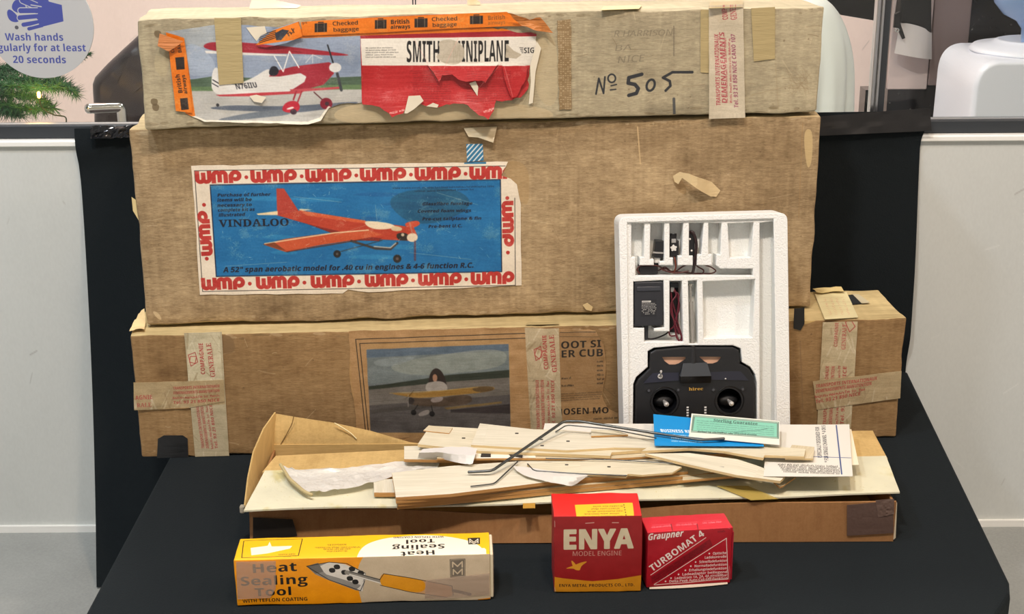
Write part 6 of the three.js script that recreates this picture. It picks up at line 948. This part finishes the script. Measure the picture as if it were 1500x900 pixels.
  part('clear_tape', sheet(F, S.D, [[346, 823], [404, 822], [404, 862], [396, 876], [348, 878]], { off: 0.0006, thick: 0.0002, lift: wr }), clear, t, 'yellowed clear tape'); part('clear_tape', sheet(F, S.D, [[624, 850], [688, 843], [717, 840], [717, 872], [640, 878], [622, 877]], { off: 0.0006, thick: 0.0002, lift: wr }), clear, t, 'yellowed clear tape');
  part('end_flap', rbox(0.0035, S.H * 0.94, S.D * 0.92, 0.0012, S.W / 2 + 0.0015, S.H * 0.5, 0), side, t); part('end_tape', box(0.0008, S.H * 0.8, S.D * 0.5, S.W / 2 + 0.0037, S.H * 0.5, 0.006), clear, t);
}
{ // model engine box
  const S = fit([811, 870], [939, 868], TABLE, [809, 757], 0.060, 0.0008), F = S.front(7), T = S.top(7), a = new Art(F, '#8e1012'), b = new Art(T, '#d61214');
  const t = thing('engine_box', 'upright dark red engine carton with orange base and yellow top label', 'box', S.base, S.yaw);
  a.poly([[800, 845], [825, 848], [868, 852], [905, 849], [945, 842], [945, 880], [800, 880]], '#c98514');
  a.text('ENYA', [823, 805], [927, 803], 27.5, '#c9bb9c', { stroke: 2.4 }); a.text('MODEL ENGINE', [838, 815], [911, 814], 6.6, '#b98b7e', { bold: false });
  a.smooth([[826, 834], [838, 830], [852, 824], [862, 822.5], [852, 829], [850, 834], [848, 837], [840, 833]], '#d08d20'); a.smooth([[836, 821], [840, 823], [846, 831], [840, 833]], '#d08d20'); a.smooth([[838, 831], [850, 833], [850, 836], [843, 836]], '#d08d20');
  a.text('ENYA METAL PRODUCTS CO., LTD.', [818, 861], [930, 859.5], 4.2, '#2c1208');
  a.px((x, y, c) => { const k = (fbm(x / 60, y / 50, 5, 3) - 0.5) * 14; for (let i = 0; i < 3; i++) c[i] += k; });
  for (const l of [[[812, 764], [812, 772]], [[858, 767], [870, 766]], [[897, 766], [906, 766]], [[811, 862], [813, 868]]]) a.line(l, '#cbb0a0', 1.4, 0.8);
  b.poly([[842, 740], [927, 736.5], [930, 758], [845, 760.5]], '#eab520'); for (let i = 0; i < 5; i++) { b.greek([912 - (i % 2) * 5, 740.5 + i * 3.6], [868 - i * 4, 741.5 + i * 3.6], 2.4, '#5a4410', i + 3, 0.8); b.dot([914 + i * 0.8, 740 + i * 3.6], 1, '#5a4410'); }
  for (let i = 0; i < 14; i++) { const r = mulberry(i + 8); b.line([[812 + r() * 126, 757], [812 + r() * 126, 759]], '#e8c8b8', 0.8, 0.5); } b.line([[806, 759], [940, 758.6]], '#dba79a', 1.2, 0.8);
  const red = std({ color: 0xa01c24, roughness: 0.5 });
  part('carton', carton(S.W, S.H, S.D, { r: 0.0012, cell: 0.007, batter: 0.0009, seed: 9 }), [red, red, std({ map: b.tex(), roughness: 0.4 }), red, std({ map: a.tex(), roughness: 0.45 }), red], t);
}
{ // charger box
  const S = fit([946, 864], [1070, 856], TABLE, [943, 781], 0.040, 0.0008), F = S.front(7), T = S.top(7), a = new Art(F, '#a80f20'), b = new Art(T, '#c9162c'), w = '#e4d9d0';
  const t = thing('charger_box', 'bright red carton with white slanted title beside the engine carton', 'box', S.base, S.yaw);
  a.text('Graupner', [948, 792], [1000, 786], 9, w, { slant: 0.22, stroke: 1 }); a.text('TURBOMAT 4', [955, 838.5], [1033, 784], 9.5, w); a.line([[953, 843], [1034, 788]], w, 1); a.line([[958, 857], [1064, 789]], w, 1); a.line([[1064, 789], [1067, 849]], w, 1); a.line([[1067, 849], [958, 858]], w, 1);
  a.poly([[953, 846], [1040, 790], [1044, 800], [955, 856]], '#7d0a18', 0.8); for (let i = 0; i < 3; i++) a.greek([957 + i * 3, 849 + i * 2.6], [1036 - i * 3, 797 + i * 5], 3, '#5a0610', i + 4, 0.8);
  const L = [['Optische', 1044, 1064, 813], ['Ladekontrolle', 1032, 1064, 819], ['Schnellladefunktion', 1024, 1065, 825.5], ['Normalladefunktion', 1017, 1065, 831.5], ['Erhaltungsladefunktion', 1009, 1065, 837.5], ['Ladeadapter beiliegend', 999, 1065.5, 843.5], ['Ladestrom 1A, 2A, 4A einstellbar', 988, 1065.5, 849], ['Delta-Peak Auto-Cut-Off-Funktion', 980, 1066, 854]];
  L.forEach(([s, x0, x1, y], i) => { a.text(s, [x0, y], [x1, y - (x1 - x0) * 0.055], 3.5, w, { bold: false, stroke: 1 }); if (i !== 1) a.dot([x0 - 5, y - 1.6], 1.2, w); });
  a.greek([1041, 776], [1063, 774], 3, '#5a0610', 3, 0.7); a.greek([1052, 781], [1063, 780], 3, '#5a0610', 5, 0.7);
  for (const l of [[[944, 781], [970, 778]], [[1064, 772], [1069, 775]], [[944, 800], [945, 830]], [[1069, 830], [1070, 850]], [[948, 862], [980, 862]]]) a.line(l, '#d79a9a', 1, 0.6);
  a.px((x, y, c) => { const k = (fbm(x / 60, y / 50, 5, 3) - 0.5) * 14; for (let i = 0; i < 3; i++) c[i] += k; });
  for (const [x, d] of [[985, 2], [1023, 2]]) b.line([[x, 778], [x - d, 768]], '#7a0a18', 1.4); for (const [x0, x1, y] of [[955, 982, 774], [991, 1021, 771], [1030, 1056, 768]]) { b.greek([x0, y], [x1, y - 2], 2.6, '#e49aa0', x0, 0.7); b.line([[x0, y - 4], [x1, y - 6]], '#e08790', 0.8, 0.6); }
  const red = std({ color: 0xa5142a, roughness: 0.45 });
  part('carton', carton(S.W, S.H, S.D, { r: 0.0014, cell: 0.007, batter: 0.0011, seed: 15 }), [red, red, std({ map: b.tex(), roughness: 0.35 }), red, std({ map: a.tex(), roughness: 0.35 }), red], t);
  // worn bottom flap that curls forward
  const g = []; for (let j = 0; j <= 3; j++) { const r = []; for (let i = 0; i <= 14; i++) { const s = i / 14; r.push(V3(-S.W / 2 + 0.004 + s * (S.W - 0.008), 0.0022 - j * 0.0004, S.D / 2 + 0.0006 + j / 3 * 0.0045 * Math.sin(Math.PI * (0.15 + 0.7 * s)))); } g.push(r); }
  part('bottom_flap', sheetFrom(g.reverse(), 0.0005), std({ color: 0xb8aa98, roughness: 0.7 }), t, 'worn pale bottom flap'); part('end_flap', rbox(0.0022, S.H * 0.86, S.D * 0.8, 0.0009, S.W / 2 + 0.001, S.H * 0.48, 0.002), red, t);
}

scene.traverse((o) => { if (o.isMesh) { o.castShadow = true; o.receiveShadow = true; } });
renderer.render(scene, camera);
